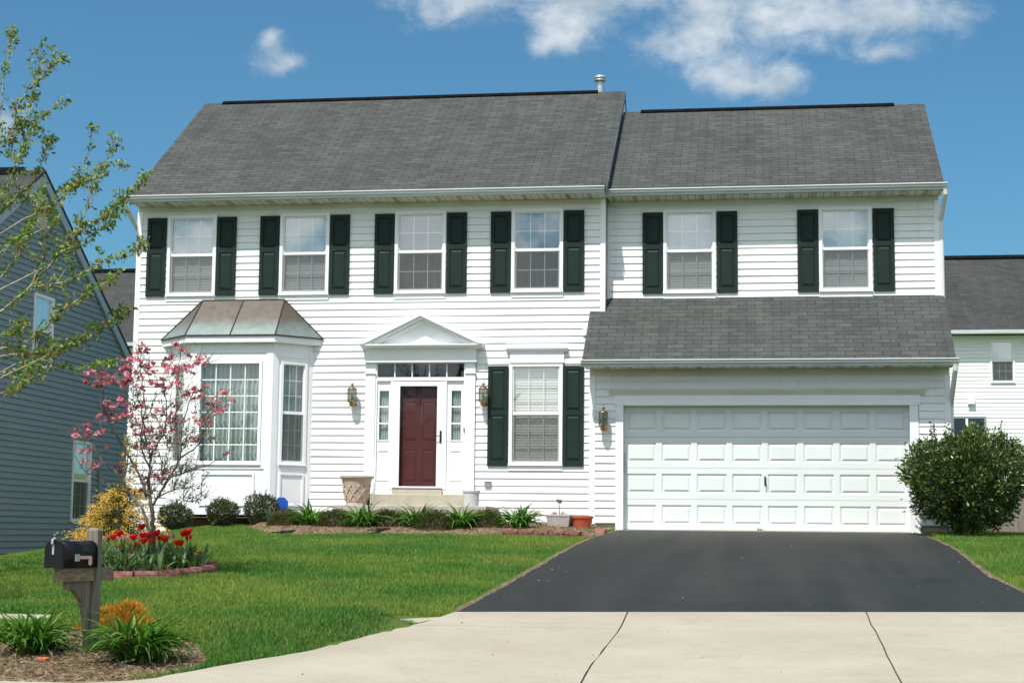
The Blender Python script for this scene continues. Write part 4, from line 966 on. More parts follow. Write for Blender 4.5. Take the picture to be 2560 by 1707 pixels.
# garage door ----------------------------------------------------
YD = 0.17
mb = MB(); mb.box(-.14, -.008, YG-.03, YG+.18, -.03, 2.165); mb.box(4.885, 5.03, YG-.03, YG+.18, -.03, 2.165); mb.box(-.165, 5.06, YG-.038, YG+.18, 2.166, 2.335)
mb.build('garage_casing', M['trim'], house)
mb = MB(); mb.prism([(YG, 2.336), (YG-.035, 2.336), (YG-.045, 2.36), (YG-.075, 2.40), (YG-.10, 2.43), (YG-.105, 2.462), (YG, 2.462)], -.25, 5.15); mb.build('garage_cornice', M['frieze'], house)
gd = MB(); rec = .0
SEC = .5425; NC = 8; x0g, x1g = -.006, 4.884; pw = (x1g-x0g)/NC
for s_ in range(4):
    zb, zt = s_*SEC, (s_+1)*SEC-.005
    zp0, zp1 = zb+.096, zt-.096
    mb_ = gd
    def q(x0, x1, z0, z1, y=0.0): gd.face([(x0, YD+y, z0), (x1, YD+y, z0), (x1, YD+y, z1), (x0, YD+y, z1)])
    q(x0g, x1g, zb, zp0); q(x0g, x1g, zp1, zt)
    gd.face([(x0g, YD, zt), (x1g, YD, zt), (x1g, YD+.02, zt+.004), (x0g, YD+.02, zt+.004)])
    gd.face([(x0g, YD+.02, zt+.004), (x1g, YD+.02, zt+.004), (x1g, YD, zt+.0051), (x0g, YD, zt+.0051)])
    xe = x0g
    for c_ in range(NC):
        pa, pb = x0g+pw*c_+.044, x0g+pw*(c_+1)-.044
        q(xe, pa, zp0, zp1); xe = pb
        ring = [(0, 0), (.030, .023), (.066, .003)]
        R_ = [[(pa+d, zp0+d), (pb-d, zp0+d), (pb-d, zp1-d), (pa+d, zp1-d)] for d, _ in ring]
        for (r0, r1, (d0, y0_), (d1, y1_)) in zip(R_, R_[1:], ring, ring[1:]):
            for k in range(4):
                k2 = (k+1) % 4; gd.face([(r0[k][0], YD+y0_, r0[k][1]), (r0[k2][0], YD+y0_, r0[k2][1]), (r1[k2][0], YD+y1_, r1[k2][1]), (r1[k][0], YD+y1_, r1[k][1])])
        gd.face([(p[0], YD+.003, p[1]) for p in R_[-1]])
    q(xe, x1g, zp0, zp1)
gdo = gd.build('garage_door', M['garage'], house)
MB().box(x0g, x1g, YD-.01, YD+.03, -.012, .012).build('weather_seal', M['soil'], gdo)
h = MB(); h.box(2.425, 2.455, YD-.012, YD, .80, .90); h.lathe([(.018, 0), (.018, .02), (.0, .022)], 10, (2.44, YD-.02, .91)); h.tube([(2.44, YD-.012, .88), (2.45, YD-.05, .86), (2.452, YD-.05, .80), (2.44, YD-.045, .765)], .010, 6); h.tube([(2.44, YD-.01, .90), (2.44, YD-.03, .93), (2.435, YD-.02, .955)], .008, 6); h.build('handle', M['black_metal'], gdo)
MB().box(.0, .018, YD-.05, YD-.006, 1.0, 1.33).build('bracket', M['steel'], gdo)

# lanterns (each its own thing) -----------------------------------
def make_lantern():
    r = thing('wall_lantern', '', 'wall lantern', (0, 0, 0))
    MB().box(-.06, .085, .145, .168, -.03, .13).build('mounting_block', M['trim'], r)
    MB().lathe([(.0, .0), (.03, .006), (.05, .03), (.055, .055), (.05, .075), (.075, .09), (.08, .1)], 16, (0, .0, 0)).build('base', M['brass'], r, smooth=True)
    MB().tube([(.03, .14, .055), (.03, .10, .04), (.015, .05, .035), (0, .0, .05)], [.03, .022, .018, .018], 8).build('arm', M['brass'], r, smooth=True)
    MB().lathe([(.078, .098), (.082, .32)], 6, phase=PI/6, close=False).build('glass', M['lampglass'], r)
    f = MB()
    for j in range(6):
        a = PI/6+j*PI/3; f.tube([(.080*math.cos(a), .080*math.sin(a), .098), (.084*math.cos(a), .084*math.sin(a), .322)], .0055, 5)
    f.lathe([(.083, .092), (.086, .1)], 6, phase=PI/6); f.tube([(0, 0, .10), (0, 0, .22)], .018, 8); f.build('cage', M['bronze'], r)
    MB().lathe([(.088, .318), (.088, .326), (.072, .345), (.045, .365), (.018, .378), (.012, .39), (.035, .41), (.036, .416), (.012, .435), (.006, .445), (.003, .475)], 14).build('cap', M['bronze'], r, smooth=True)
    return r
lan = make_lantern(); lan.location = (-5.055, YM-.168, 2.195); lan['label'] = 'brass wall lantern on the siding to the left of the front door'; lan['group'] = 'brass wall lanterns'
dup(lan, (-2.61, YM-.168, 2.195), 0, 'brass wall lantern between the front door surround and a green shutter')
dup(lan, (-.345, YG-.168, 1.70), 0, 'brass wall lantern on the wall beside the garage door')

# front steps
st = thing('front_steps', 'two pale concrete steps below the maroon front door', 'steps', (-3.7, .3, .0))
MB().box(-5.03+3.7, -2.32+3.7, -.60-.3, YM-.02-.3, -.12, .385).build('step', M['stepl'], st, bevel=.012)
MB().box(-4.60+3.7, -2.87+3.7, .30-.3, YM-.02-.3, .386, .60).build('step', M['step'], st, bevel=.012)
# ------------------------------------------------------------------ neighbouring houses
gh = thing('grey_house', 'blue grey sided house with a shaded gable wall at the far left', 'house', (-13.1, 4.5, -0.8))
def GH(mb, name, m, parent=None, **k): return mb.build(name, M[m], parent or gh, xf=None if (parent and parent is not gh) else Matrix.Translation((13.1, -4.5, 0.8)), **k)
XG = -13.1; gpt = lambda a, z, o: (XG+o, a, z)
RS = 0.645; rk_y = lambda z: (4.54-(7.58-z)/RS, 4.54+(7.58-z)/RS)
def gsp(z):
    a, b = rk_y(max(z, 4.05)); return [(max(a, -0.9), min(b, 9.98))]
gw = [(4.42, 5.42, 3.40, 4.97), (6.77, 7.80, 0.09, 1.93)]
mb = MB(); clap(mb, gsp, [(a+.02, b-.02, c+.02, d-.02) for a, b, c, d in gw], -0.61, 7.55, gpt, zref=-.6, step=1.2, out=.03)
GH(mb, 'wall', 'grey_siding')
mb = MB(); mb.box(XG-11, XG-10.9, -.9, 9.98, -1.4, 4.05); mb.box(XG-11, XG-.05, -.9, -.8, -1.4, 4.05); mb.box(XG-11, XG-.05, 9.9, 9.98, -1.4, 4.05); mb.box(XG-2, XG-1.9, -.8, 9.9, -1.4, 4.0); GH(mb, 'side_wall', 'grey_siding')
GH(MB().box(XG-.02, XG+.012, -.95, 9.99, -1.5, -.612), 'foundation', 'block')
mb = MB(); e0, e1 = -1.35, 10.43; zt = 7.68; zE = zt-(4.54-e0)*RS
mb.prism([(e0, zE), (4.54, zt), (e1, zE), (e1, zE-.07), (4.54, zt-.07), (e0, zE-.07)], XG-11.2, XG+.10); GH(mb, 'roof', 'roof_brown')
mb = MB(); 
mb.prism([(e0, zE-.072), (4.54, zt-.072), (4.54, zt-.30), (e0, zE-.30)], XG+.03, XG+.085); mb.prism([(4.54, zt-.072), (e1, zE-.072), (e1, zE-.30), (4.54, zt-.30)], XG+.03, XG+.085); GH(mb, 'rake_board', 'grey_trim')
GH(MB().prism([(4.3, 7.55), (4.54, 7.76), (4.78, 7.55)], XG-11, XG-.4), 'ridge_vent', 'vent_shadow_black')
mb = MB(); mb.box(XG+.005, XG+.045, 4.28, 4.85, 6.38, 7.12); gv = GH(mb, 'gable_vent', 'louver')
GH(MB().tube([(XG+.05, 8.29, -.7), (XG+.05, 8.29, 1.3)], .035, 6), 'downspout', 'grey_siding')
GX = Matrix(((0, -1, 0, 0), (1, 0, 0, -4.5), (0, 0, 1, 0.8), (0, 0, 0, 1)))      # local x -> world y, local -y -> world +x
def gwin(a, b, z0, z1, rows, **k):
    return sash_window(a, b, z0, z1, 0.0, 3, rows, 'blind', xf=GX, parent=gh, apron=False, **k)
gwin(4.42, 5.42, 3.40, 4.97, 2, blind_z=4.15); gwin(6.77, 7.80, 0.09, 1.93, 3, blind_z=1.05)

def back_house(name, label, x0, x1, y0, zg, ze, slope, depth, wallm, windows, sliders=()):
    h = thing(name, label, 'house', (x0, y0, zg)); T0 = Matrix.Translation((-x0, -y0, -zg))
    b = lambda mb, n, m, p=None, **k: mb.build(n, M[m], p or h, xf=T0, **k)
    holes = [(a+.02, c-.02, d+.02, e_-.02) for a, c, d, e_ in windows]+[(a, c, d, e_) for a, c, d, e_ in sliders]
    mb = MB(); clap(mb, lambda z: [(x0, x1)], holes, zg-1, ze-.1, frontpt(y0), zref=zg, step=3); b(mb, 'wall', wallm)
    mb = MB(); mb.box(x0, x0+.1, y0+.02, y0+depth, zg-1, ze); mb.box(x1-.1, x1, y0+.02, y0+depth, zg-1, ze); mb.box(x0+.1, x1-.1, y0+2, y0+2.1, zg-1, ze); b(mb, 'side_wall', wallm)
    yr = y0+depth/2; zr = ze+.06+slope*(depth/2+.45)
    b(MB().prism([(y0-.45, ze+.06), (yr, zr), (y0+depth+.45, ze+.06), (y0+depth+.45, ze), (yr, zr-.06), (y0-.45, ze)], x0-.15, x1+.15), 'roof', 'roof_brown')
    b(MB().box(x0-.15, x1+.15, y0-.57, y0-.455, ze-.08, ze+.04), 'gutter', 'gutter')
    b(MB().box(x0-.1, x1+.1, y0-.45, y0+.02, ze-.06, ze-.01), 'soffit', 'frieze')
    b(MB().prism([(yr-.2, zr-.06), (yr, zr+.09), (yr+.2, zr-.06)], x0+.3, x1-.3), 'ridge_vent', 'vent_shadow_black')
    for a, c, d, e_ in windows: sash_window(a, c, d, e_, y0, 3, 2, 'blind', xf=T0, parent=h, apron=False, blind_z=(d+e_)/2)
    for a, c, d, e_ in sliders:
        f = b(MB().frame(a, c, d, e_, .07, y0-.04, y0+.08), 'sliding_window', 'grey_box')
        b(MB().box((a+c)/2-.04, (a+c)/2+.04, y0-.03, y0+.05, d+.07, e_-.07), 'mullion', 'sash', f)
        b(MB().face([(a, y0+.03, d), (c, y0+.03, d), (c, y0+.03, e_), (a, y0+.03, e_)]), 'pane', 'glass_dark', f)
    return h
rh = back_house('white_neighbour_house', 'white sided house behind the board fence at the far right', 7.2, 20, 30, 1.5, 7.05, 0.665, 9.2, 'siding', [(10.24, 11.06, 5.30, 6.80)], [(8.75, 10.06, 2.1, 4.14)])
vb = MB(); vb.box(9.45, 9.68, 29.84, 30.0, 4.56, 4.85); vb.build('wall_vent', M['white'], rh, xf=Matrix.Translation((-7.2, -30, -1.5)))
back_house('brown_roof_house', 'house with a brown grey roof showing between the grey house and the white house', -26, -16.5, 30, 1.2, 6.83, 0.70, 9.2, 'siding', [])
# board fence
fn = thing('board_fence', 'weathered grey board fence behind the large green bush', 'fence', (6, 2.55, -0.1))
bm_ = MB(); rg = random.Random(5)
for i in range(60):
    x = -0.3+i*.145; t = 1.0+rg.uniform(-.02, .02); dy = rg.uniform(-.008, .008)
    bm_.prism([(x, -.1), (x+.138, -.1), (x+.138, t-.03), (x+.11, t), (x+.028, t), (x, t-.03)], dy-.012, dy+.010, 'y')
bm_.build('boards', M['fence'], fn)
for x in (0.9, 3.3, 5.7, 8.1): MB().box(x, x+.09, .065, .155, -.2, 1.05).build('post', M['fence'], fn)
rl = MB(); rl.box(-.3, 8.4, .02, .06, .25, .34); rl.box(-.3, 8.4, .02, .06, .75, .84); rl.build('rail', M['fence'], fn)

# ------------------------------------------------------------------ mailbox
mp = thing('mailbox', 'black metal mailbox with pink flag on a weathered wooden post', 'mailbox', (-2.585, -16.90, -1.075))
mb = MB(); PW = .045
mb.prism([(-PW, -PW), (PW, -PW), (PW, PW), (-PW, PW)], -.3, .965, 'z')
mb.faces([(-PW, -PW, .965), (PW, -PW, .965), (PW, PW, .965), (-PW, PW, .965), (-PW+.014, -PW+.014, .985), (PW-.014, -PW+.014, .985), (PW-.014, PW-.014, .985), (-PW+.014, PW-.014, .985)], [(0, 1, 5, 4), (1, 2, 6, 5), (2, 3, 7, 6), (3, 0, 4, 7), (4, 5, 6, 7)])
mb.build('post', M['wood'], mp)
AX = Matrix.Rotation(math.radians(-14), 4, 'Z')     # box axis: towards the street, a little to the left
arm = MB(); arm.box(-.022, .022, .048, .23, .59, .69); arm.box(-.046, .046, -.41, -.0485, .59, .69)
arm.prism([(-.50, .59), (-.50, .62), (-.46, .59)], -.0465, .0465, 'x') if False else None
arm.build('cross_arm', M['wood_arm'], mp, xf=AX, bevel=.004)
br = MB(); pts = []
pl = [(-.049, .20), (-.049, .588), (-.33, .588), (-.33, .53)]
for i in range(0, 11):
    a = i/10*PI/2; pl.append((-.30+.19*math.sin(a)+.02, .53-.30*(1-math.cos(a)) if False else .53-.30*(i/10)**1.6))
pl.append((-.075, .20))
br.prism(pl, -.021, .021, 'x'); br.build('brace', M['wood'], mp, xf=AX, bevel=.003)
def mailprofile(w, h, n=14):
    p = [(-w, 0), (-w, h-w)]+[(-w*math.cos(PI*i/n), h-w+w*math.sin(PI*i/n)) for i in range(1, n)]+[(w, h-w), (w, 0)]
    return p
def mp_prism(w, h, y0, y1): return MB().prism([(x, z) for x, z in mailprofile(w, h)], y0, y1, 'y')
TB = AX @ Matrix.Translation((0, -.055, .692)) @ Matrix.Diagonal((.9, .86, .88, 1))
bx_ = mp_prism(.083, .222, -.47, .0).build('mailbox_body', M['mail_black'], mp, xf=TB)
for p in bx_.data.polygons: p.use_smooth = abs(p.normal.y) < .3
hd = mp_prism(.088, .229, -.492, -.462); hd.build('door', M['mail_black'], bx_, xf=TB)
rim = mp_prism(.0865, .2265, -.012, .004); rim.build('rear_rim', M['mail_black'], bx_, xf=TB)
lt = MB(); lt.tube([(0, -.495, .19), (0, -.512, .20), (0, -.508, .232), (0, -.48, .243)], .011, 6); lt.box(-.010, .010, -.499, -.493, .11, .19); lt.build('latch', M['steel'], bx_, xf=TB)
fl = MB(); fl.prism([(-.285, .098), (-.10, .098), (-.088, .09), (-.088, .028), (-.10, .02), (-.125, .02), (-.132, .03), (-.132, .072), (-.285, .072)], .088, .092, 'x'); fl.build('flag', M['flag'], bx_, xf=TB)
fh = MB(); fh.box(.084, .097, -.315, -.265, .055, .112); fh.lathe([(.012, 0), (.012, .006)], 10); fh.build('flag_hinge', M['steel'], bx_, xf=TB)

# ------------------------------------------------------------------ pots and small things
pt = thing('lattice_planter', 'large empty pale terracotta planter with lattice relief on the lower step', 'planter', (-4.705, -.26, .386))
def potlathe(pr, n=28): return MB().lathe(pr, n, close=False)
potlathe([(.0, .0), (.185, .0), (.185, .035), (.178, .04), (.192, .06), (.215, .18), (.245, .36), (.268, .455), (.295, .475), (.300, .505), (.288, .512), (.262, .50), (.24, .40), (.0, .38)]).build('pot', M['terracotta_pale'], pt, smooth=False)
lat = MB()
for d in (1, -1):
    for k in range(10):
        path = []
        for i in range(9):
            z = .085+.27*i/8; r = .196+.052*(z-.06)/.3+.002; a = 2*PI*k/10+d*i/8*.8; path.append((r*math.cos(a), r*math.sin(a), z))
        lat.tube(path, .010, 5)
lat.build('lattice', M['terracotta_pale'], pt)
gp = thing('grey_pot', 'round pale grey plastic pot on the step beside the front door', 'pot', (-2.645, -.26, .386))
potlathe([(.0, 0), (.128, 0), (.132, .01), (.145, .235), (.158, .238), (.160, .268), (.152, .272), (.145, .262), (.135, .2), (.0, .19)]).build('pot', M['pot_grey'], gp, smooth=False)
def rectpot(mb, w, d, h, tx=.03):
    a = [(-w/2+tx, -d/2+tx, 0), (w/2-tx, -d/2+tx, 0), (w/2-tx, d/2-tx, 0), (-w/2+tx, d/2-tx, 0)]; b_ = [(-w/2, -d/2, h-.035), (w/2, -d/2, h-.035), (w/2, d/2, h-.035), (-w/2, d/2, h-.035)]
    k = 1.05; r0 = [(x*k, y*k, h-.033) for x, y, z in b_]; r1 = [(x*k, y*k, h) for x, y, z in b_]; r2 = [(x*.96, y*.96, h) for x, y, z in b_]; r3 = [(x*.9, y*.9, h-.05) for x, y, z in b_]
    L = [a, b_, r0, r1, r2, r3]; vs = [p for l in L for p in l]
    fs = [(3, 2, 1, 0)]+[(4*i+k_, 4*i+(k_+1) % 4, 4*i+4+(k_+1) % 4, 4*i+4+k_) for i in range(5) for k_ in range(4)]+[(20, 21, 22, 23)]
    return mb.faces(vs, fs)
rp = thing('square_planter', 'mauve grey square plastic planter holding a dried plant stalk', 'planter', (-1.01, -.95, .01))
rectpot(MB(), .40, .34, .235).build('pot', M['pot_mauve'], rp, bevel=.006)
MB().face([(-.18, -.15, .20), (.18, -.15, .20), (.18, .15, .20), (-.18, .15, .20)]).build('soil', M['soil'], rp)
dk = MB(); rg = random.Random(2)
dk.tube([(.0, 0, .19), (.01, 0, .30), (-.005, .0, .40), (.0, 0, .46)], [.012, .010, .009, .006], 6); 
for i in range(26):
    a = rg.uniform(0, 6.28); r = rg.uniform(.01, .06); dk.tube([(.02*math.cos(a), .02*math.sin(a), .43+rg.uniform(-.01, .02)), (r*math.cos(a), r*math.sin(a), .47+rg.uniform(-.01, .025))], .008, 4)
for i in range(34):
    a = rg.uniform(0, 6.28); r = rg.uniform(.03, .16); dk.tube([(r*.5*math.cos(a)-.01, r*.5*math.sin(a), .2), (r*math.cos(a), r*math.sin(a), .24+rg.uniform(0, .05)), (1.3*r*math.cos(a), 1.3*r*math.sin(a), .22+rg.uniform(-.04, .05))], .004, 4)
dk.build('dried_plant', mat('dried_stalk', (0.30, 0.22, 0.14), (0.16, 0.12, 0.08), 20, 0.9), rp)
rp2 = thing('square_planter', 'dusky square planter partly hidden between the mauve planter and the red pot', 'planter', (-.83, -.62, .01))
rectpot(MB(), .36, .32, .235).build('pot', M['pot_dark'], rp2, bevel=.006)
MB().face([(-.16, -.14, .20), (.16, -.14, .20), (.16, .14, .20), (-.16, .14, .20)]).build('soil', M['soil'], rp2)
rdp = thing('red_pot', 'round terracotta red plastic pot standing on the red pavers', 'pot', (-.61, -1.0, -.035))
potlathe([(.0, 0), (.125, 0), (.13, .01), (.165, .19), (.172, .215), (.186, .22), (.188, .255), (.178, .26), (.165, .245), (.155, .2), (.0, .19)], 30).build('pot', M['pot_red'], rdp, smooth=False)
rb = MB()
for j in range(14):
    a = 2*PI*j/14; rb.tube([(.128*math.cos(a), .128*math.sin(a), .02), (.160*math.cos(a), .160*math.sin(a), .16), (.165*math.cos(a+.1), .165*math.sin(a+.1), .185)], .005, 4)
rb.build('ribs', M['pot_red'], rdp)
# pavers patch and edging
pv = thing('paver_patch', 'patch of red pavers between the red pot and the driveway', 'pavers', (-.5, -1.0, 0))
q = MB()
for i in range(6):
    for j in range(9):
        x0 = -.52+.205*i; y0 = -.75+.105*j*1.0; w = .2
        if -.5+x0+w > lerp_tab(DRV_L, -1+y0)-.04: continue
        z = gz(-.5, -1+y0)+.07; q.box(x0, x0+.2, y0, y0+.1, z-.1, z+random.uniform(-.004, .004))
q.build('pavers', M['paver'], pv)
tag(pv, kind=None)
def block_mesh(w, d, h, seed, m):
    mb = MB(); n = 6; rg = random.Random(seed)
    rows = []
    for i in range(n+1):
        x = -w/2+w*i/n; rows.append([(x, d/2, 0), (x, d/2, h), (x, -d/2+.012, h), (x, -d/2+rg.uniform(-.012, .006), h*.72), (x, -d/2+rg.uniform(-.014, .006), h*.35), (x, -d/2+.005, 0)])
    for a, b in zip(rows, rows[1:]):
        for k in range(6): mb.face([a[k], b[k], b[(k+1) % 6], a[(k+1) % 6]])
    mb.face(rows[0][::-1]); mb.face(rows[-1]); return mb
def edging_block(loc, rot, w, h, seed, label, group, m='edging'):
    o = block_mesh(w, .14, h, seed, m).build('edging_block', M[m]); o.location = loc; o.rotation_euler = (0, 0, rot)
    return tag(o, label, 'edging block', group)
N = 20
for i in range(N):
    a = 2*PI*(i+.5)/N; ex, ey = RING[2]*math.cos(a), RING[3]*math.sin(a)
    t_ = math.atan2(RING[3]*math.cos(a), -RING[2]*math.sin(a))
    L = 2*PI*math.sqrt((RING[2]*math.sin(a))**2+(RING[3]*math.cos(a))**2)/N-.006
    x, y = RING[0]+ex, RING[1]+ey
    edging_block((x, y, gz(x, y)-.03), t_, L, .125, i, 'red split-face block in the ring edging round the tulips and the pink tree', 'edging blocks round the tulip bed')
for i in range(14):
    a = 2*PI*(i+.5)/14; x, y = RING2[0]+RING2[2]*math.cos(a), RING2[1]+RING2[3]*math.sin(a)
    if y > RING2[1]+.2: continue
    edging_block((x, y, gz(x, y)-.03), a+PI/2, .30, .13, 40+i, 'red edging block in front of the golden conifer', 'edging blocks of the conifer bed')
for i in range(5):
    x = -1.63+.262*i; y = -2.32-.11*max(0, i-1)*.9; z = gz(x, y)
    edging_block((x, y, z-.02), -.16 if i else 0, .25, .125, 60+i, 'dark red edging block at the end of the front flower bed beside the driveway', 'edging blocks at the bed end', 'edging_dark')
edging_block((-.43, -2.52, gz(-.43, -2.5)-.09), .3, .2, .13, 77, 'loose dark red block leaning at the corner of the bed end', None, 'edging_dark')
# blue sign, drain pipes, brick scrap, twig
sg = thing('blue_sign', 'small plain blue octagonal sign on a stake beside the bay window', 'sign', (-6.085, -.22, .0))
a = [(.135*math.cos(PI/8+PI/4*k), .135*math.sin(PI/8+PI/4*k)+.39) for k in range(8)]
MB().prism(a, -.004, .004, 'y').build('plate', M['blue'], sg)
MB().box(-.012, .012, .006, .018, -.1, .42).build('stake', M['steel'], sg)
def drain(loc, rot, label):
    d = thing('drain_pipe', label, 'drain pipe', loc, rot)
    MB().tube([(0, .45, .05), (0, .2, .04), (0, 0, .03)], [.045, .045, .05], 10).build('pipe', M['drain'], d)
    MB().prism([(-.13, -.22), (.13, -.22), (.08, .02), (-.08, .02)], 0.0, .035, 'z').build('spreader', M['drain'], d)
    d.scale = (.62, .62, .62)
drain((-5.32, -2.75, bed_top(-5.3, -2.6)+.03), -.6, 'black plastic drain spout lying in the mulch under the shrubs left of the steps')
drain((-3.85, -2.25, bed_top(-3.8, -2.2)+.015), -.6, 'black drain pipe half buried in the mulch in front of the steps')
bk = MB().box(-.04, .04, -.024, .024, 0, .028).build('brick_scrap', M['paver'], bevel=.008); bk.location = (-2.72, -17.42, bed_top(-2.72, -17.42)); bk.rotation_euler = (.1, .05, -.3)
bk.data.materials[0] = mat('orange_brick', (0.45, 0.14, 0.075), (0.34, 0.10, 0.055), 12, 0.9)
tag(bk, 'orange brick scrap lying on the mulch below the mailbox', 'brick')
tw = MB().tube([(0, 0, .012), (.06, .03, .03), (.13, .09, .05)], [.008, .009, .006], 6).build('twig', M['bark']); tw.location = (-2.14, -17.55, bed_top(-2.14, -17.55)); tag(tw, 'broken grey twig on the mulch beside the right daylily', 'twig')
DOG_BLOOM=[(-5.62,-10.15,1.75),(-5.59,-10.14,1.65),(-5.37,-10.43,1.74),(-5.27,-10.66,1.59),(-5.13,-10.90,1.66),(-5.29,-10.57,1.56),(-5.24,-10.54,1.68),(-5.10,-10.90,1.58),(-5.05,-10.90,1.68),(-5.44,-9.95,1.71),(-5.26,-10.30,1.61),(-5.08,-10.72,1.65),(-5.11,-10.52,1.62),(-5.31,-9.98,1.72),(-5.22,-10.05,1.67),(-5.17,-10.11,1.64),(-4.96,-10.56,1.55),(-4.97,-10.46,1.66),(-5.04,-10.27,1.80),(-4.76,-10.89,1.68),(-5.00,-10.39,1.89),(-4.88,-10.68,1.58),(-5.07,-10.07,1.64),(-4.70,-10.89,1.58),(-5.08,-10.27,1.80),(-5.10,-10.08,1.85),(-4.81,-10.72,1.87),(-5.02,-10.05,2.01),(-4.95,-10.08,2.10),(-4.56,-10.93,1.95),(-4.88,-10.24,2.00),(-4.68,-10.95,1.80),(-4.83,-10.45,1.88),(-4.78,-10.51,1.80),(-4.61,-10.75,1.79),(-4.59,-10.62,1.82),(-4.94,-10.14,1.76),(-4.74,-10.63,1.67),(-4.59,-10.80,1.70),(-4.70,-10.25,1.76),(-4.83,-10.50,1.72),(-4.81,-10.15,1.82),(-4.44,-10.71,1.78),(-4.43,-10.63,1.86),(-4.59,-10.15,1.80),(-4.44,-10.44,1.81),(-4.42,-10.44,1.90),(-4.28,-10.71,1.75),(-4.18,-10.94,1.66),(-4.50,-10.02,1.79),(-4.24,-10.86,1.68),(-4.65,-10.11,1.69),(-4.53,-10.58,1.58),(-4.69,-10.00,1.58),(-4.51,-10.55,1.57),(-4.64,-10.01,1.59),(-4.45,-10.39,1.60),(-4.25,-10.71,1.59),(-4.77,-10.21,1.65),(-4.70,-10.28,1.64),(-4.88,-10.27,1.57),(-4.74,-10.49,1.54),(-4.21,-10.73,1.95),(-4.32,-10.31,1.97),(-4.21,-10.84,2.01),(-4.26,-10.26,1.94),(-4.31,-10.31,1.81),(-4.23,-10.57,1.75),(-4.30,-10.15,1.76),(-4.05,-10.76,1.76),(-4.07,-10.56,1.84),(-4.18,-10.15,1.91),(-4.05,-10.57,1.88),(-4.05,-10.24,1.93),(-4.03,-10.34,1.84),(-4.16,-10.01,1.61),(-4.23,-9.96,1.57),(-4.19,-10.23,1.56),(-4.24,-10.13,1.53),(-3.94,-10.83,1.44),(-4.12,-10.20,1.45),(-4.38,-10.08,1.53),(-4.16,-10.56,1.44),(-4.18,-10.39,1.42),(-4.31,-10.47,1.54),(-4.59,-9.84,1.39),(-3.70,-10.65,1.46),(-3.65,-10.57,1.42),(-3.69,-11.03,1.39),(-3.81,-10.55,1.37),(-3.97,-10.27,1.36),(-4.15,-9.88,1.41),(-3.99,-9.86,1.36),(-3.79,-10.70,1.25),(-4.04,-9.75,1.33),(-3.79,-10.93,1.17),(-4.13,-9.93,1.18),(-3.84,-11.00,1.11),(-4.00,-10.60,1.16),(-3.86,-11.13,1.11),(-5.45,-9.98,1.41),(-5.35,-10.03,1.42),(-4.97,-10.94,1.29),(-5.25,-10.41,1.30),(-5.05,-10.80,1.26),(-5.09,-10.46,1.31),(-5.13,-10.37,1.23),(-5.04,-11.05,1.17),(-5.40,-9.89,1.24),(-4.90,-10.78,1.20),(-5.03,-10.53,1.17),(-4.82,-10.99,1.37),(-4.71,-11.10,1.31),(-4.79,-10.85,1.34),(-4.81,-10.68,1.25),(-5.17,-9.80,1.27),(-5.09,-9.85,1.25),(-4.83,-10.48,1.33),(-4.72,-10.51,1.39),(-4.84,-10.22,1.33),(-4.91,-9.95,1.34),(-4.50,-10.68,1.27),(-4.67,-10.03,1.32),(-4.57,-10.61,1.19),(-4.80,-10.30,1.21),(-4.97,-10.07,1.17),(-4.52,-10.45,1.21),(-4.53,-10.16,1.24),(-4.45,-10.15,1.23),(-4.14,-11.24,1.10),(-4.09,-11.17,1.13),(-4.04,-11.00,1.13),(-4.46,-10.92,1.07),(-4.32,-10.94,1.04),(-4.41,-11.20,1.01),(-4.48,-10.92,1.01),(-4.79,-10.28,1.03),(-4.87,-9.80,1.03),(-4.47,-10.70,0.97),(-4.75,-10.67,1.00),(-4.80,-10.59,1.05),(-4.49,-10.15,1.08),(-4.61,-9.97,0.93),(-4.98,-9.70,0.92),(-4.55,-10.66,0.87),(-4.82,-10.10,0.89),(-4.68,-10.72,0.85),(-4.11,-9.90,0.98),(-3.95,-10.91,0.90),(-4.38,-9.82,0.99),(-3.74,-10.44,0.79),(-5.71,-10.08,1.08),(-5.61,-10.39,1.01),(-5.42,-10.76,0.96),(-5.41,-10.46,1.10),(-5.10,-11.21,0.96),(-4.93,-11.21,1.00),(-5.34,-10.40,1.01),(-5.46,-10.49,0.81),(-5.65,-9.89,0.84),(-5.03,-11.25,0.78),(-5.49,-10.36,0.70),(-5.33,-10.46,0.62),(-5.39,-10.30,0.66),(-5.42,-10.09,0.67),(-5.06,-10.41,0.64),(-5.03,-10.36,0.56),(-4.81,-10.46,0.65),(-4.78,-10.29,0.51),(-4.45,-10.80,0.52),(-4.52,-10.38,0.48),(-4.53,-10.20,0.59),(-4.24,-10.88,0.52),(-4.81,-9.93,0.36),(-4.83,-10.19,0.36),(-5.50,-9.68,0.87)]
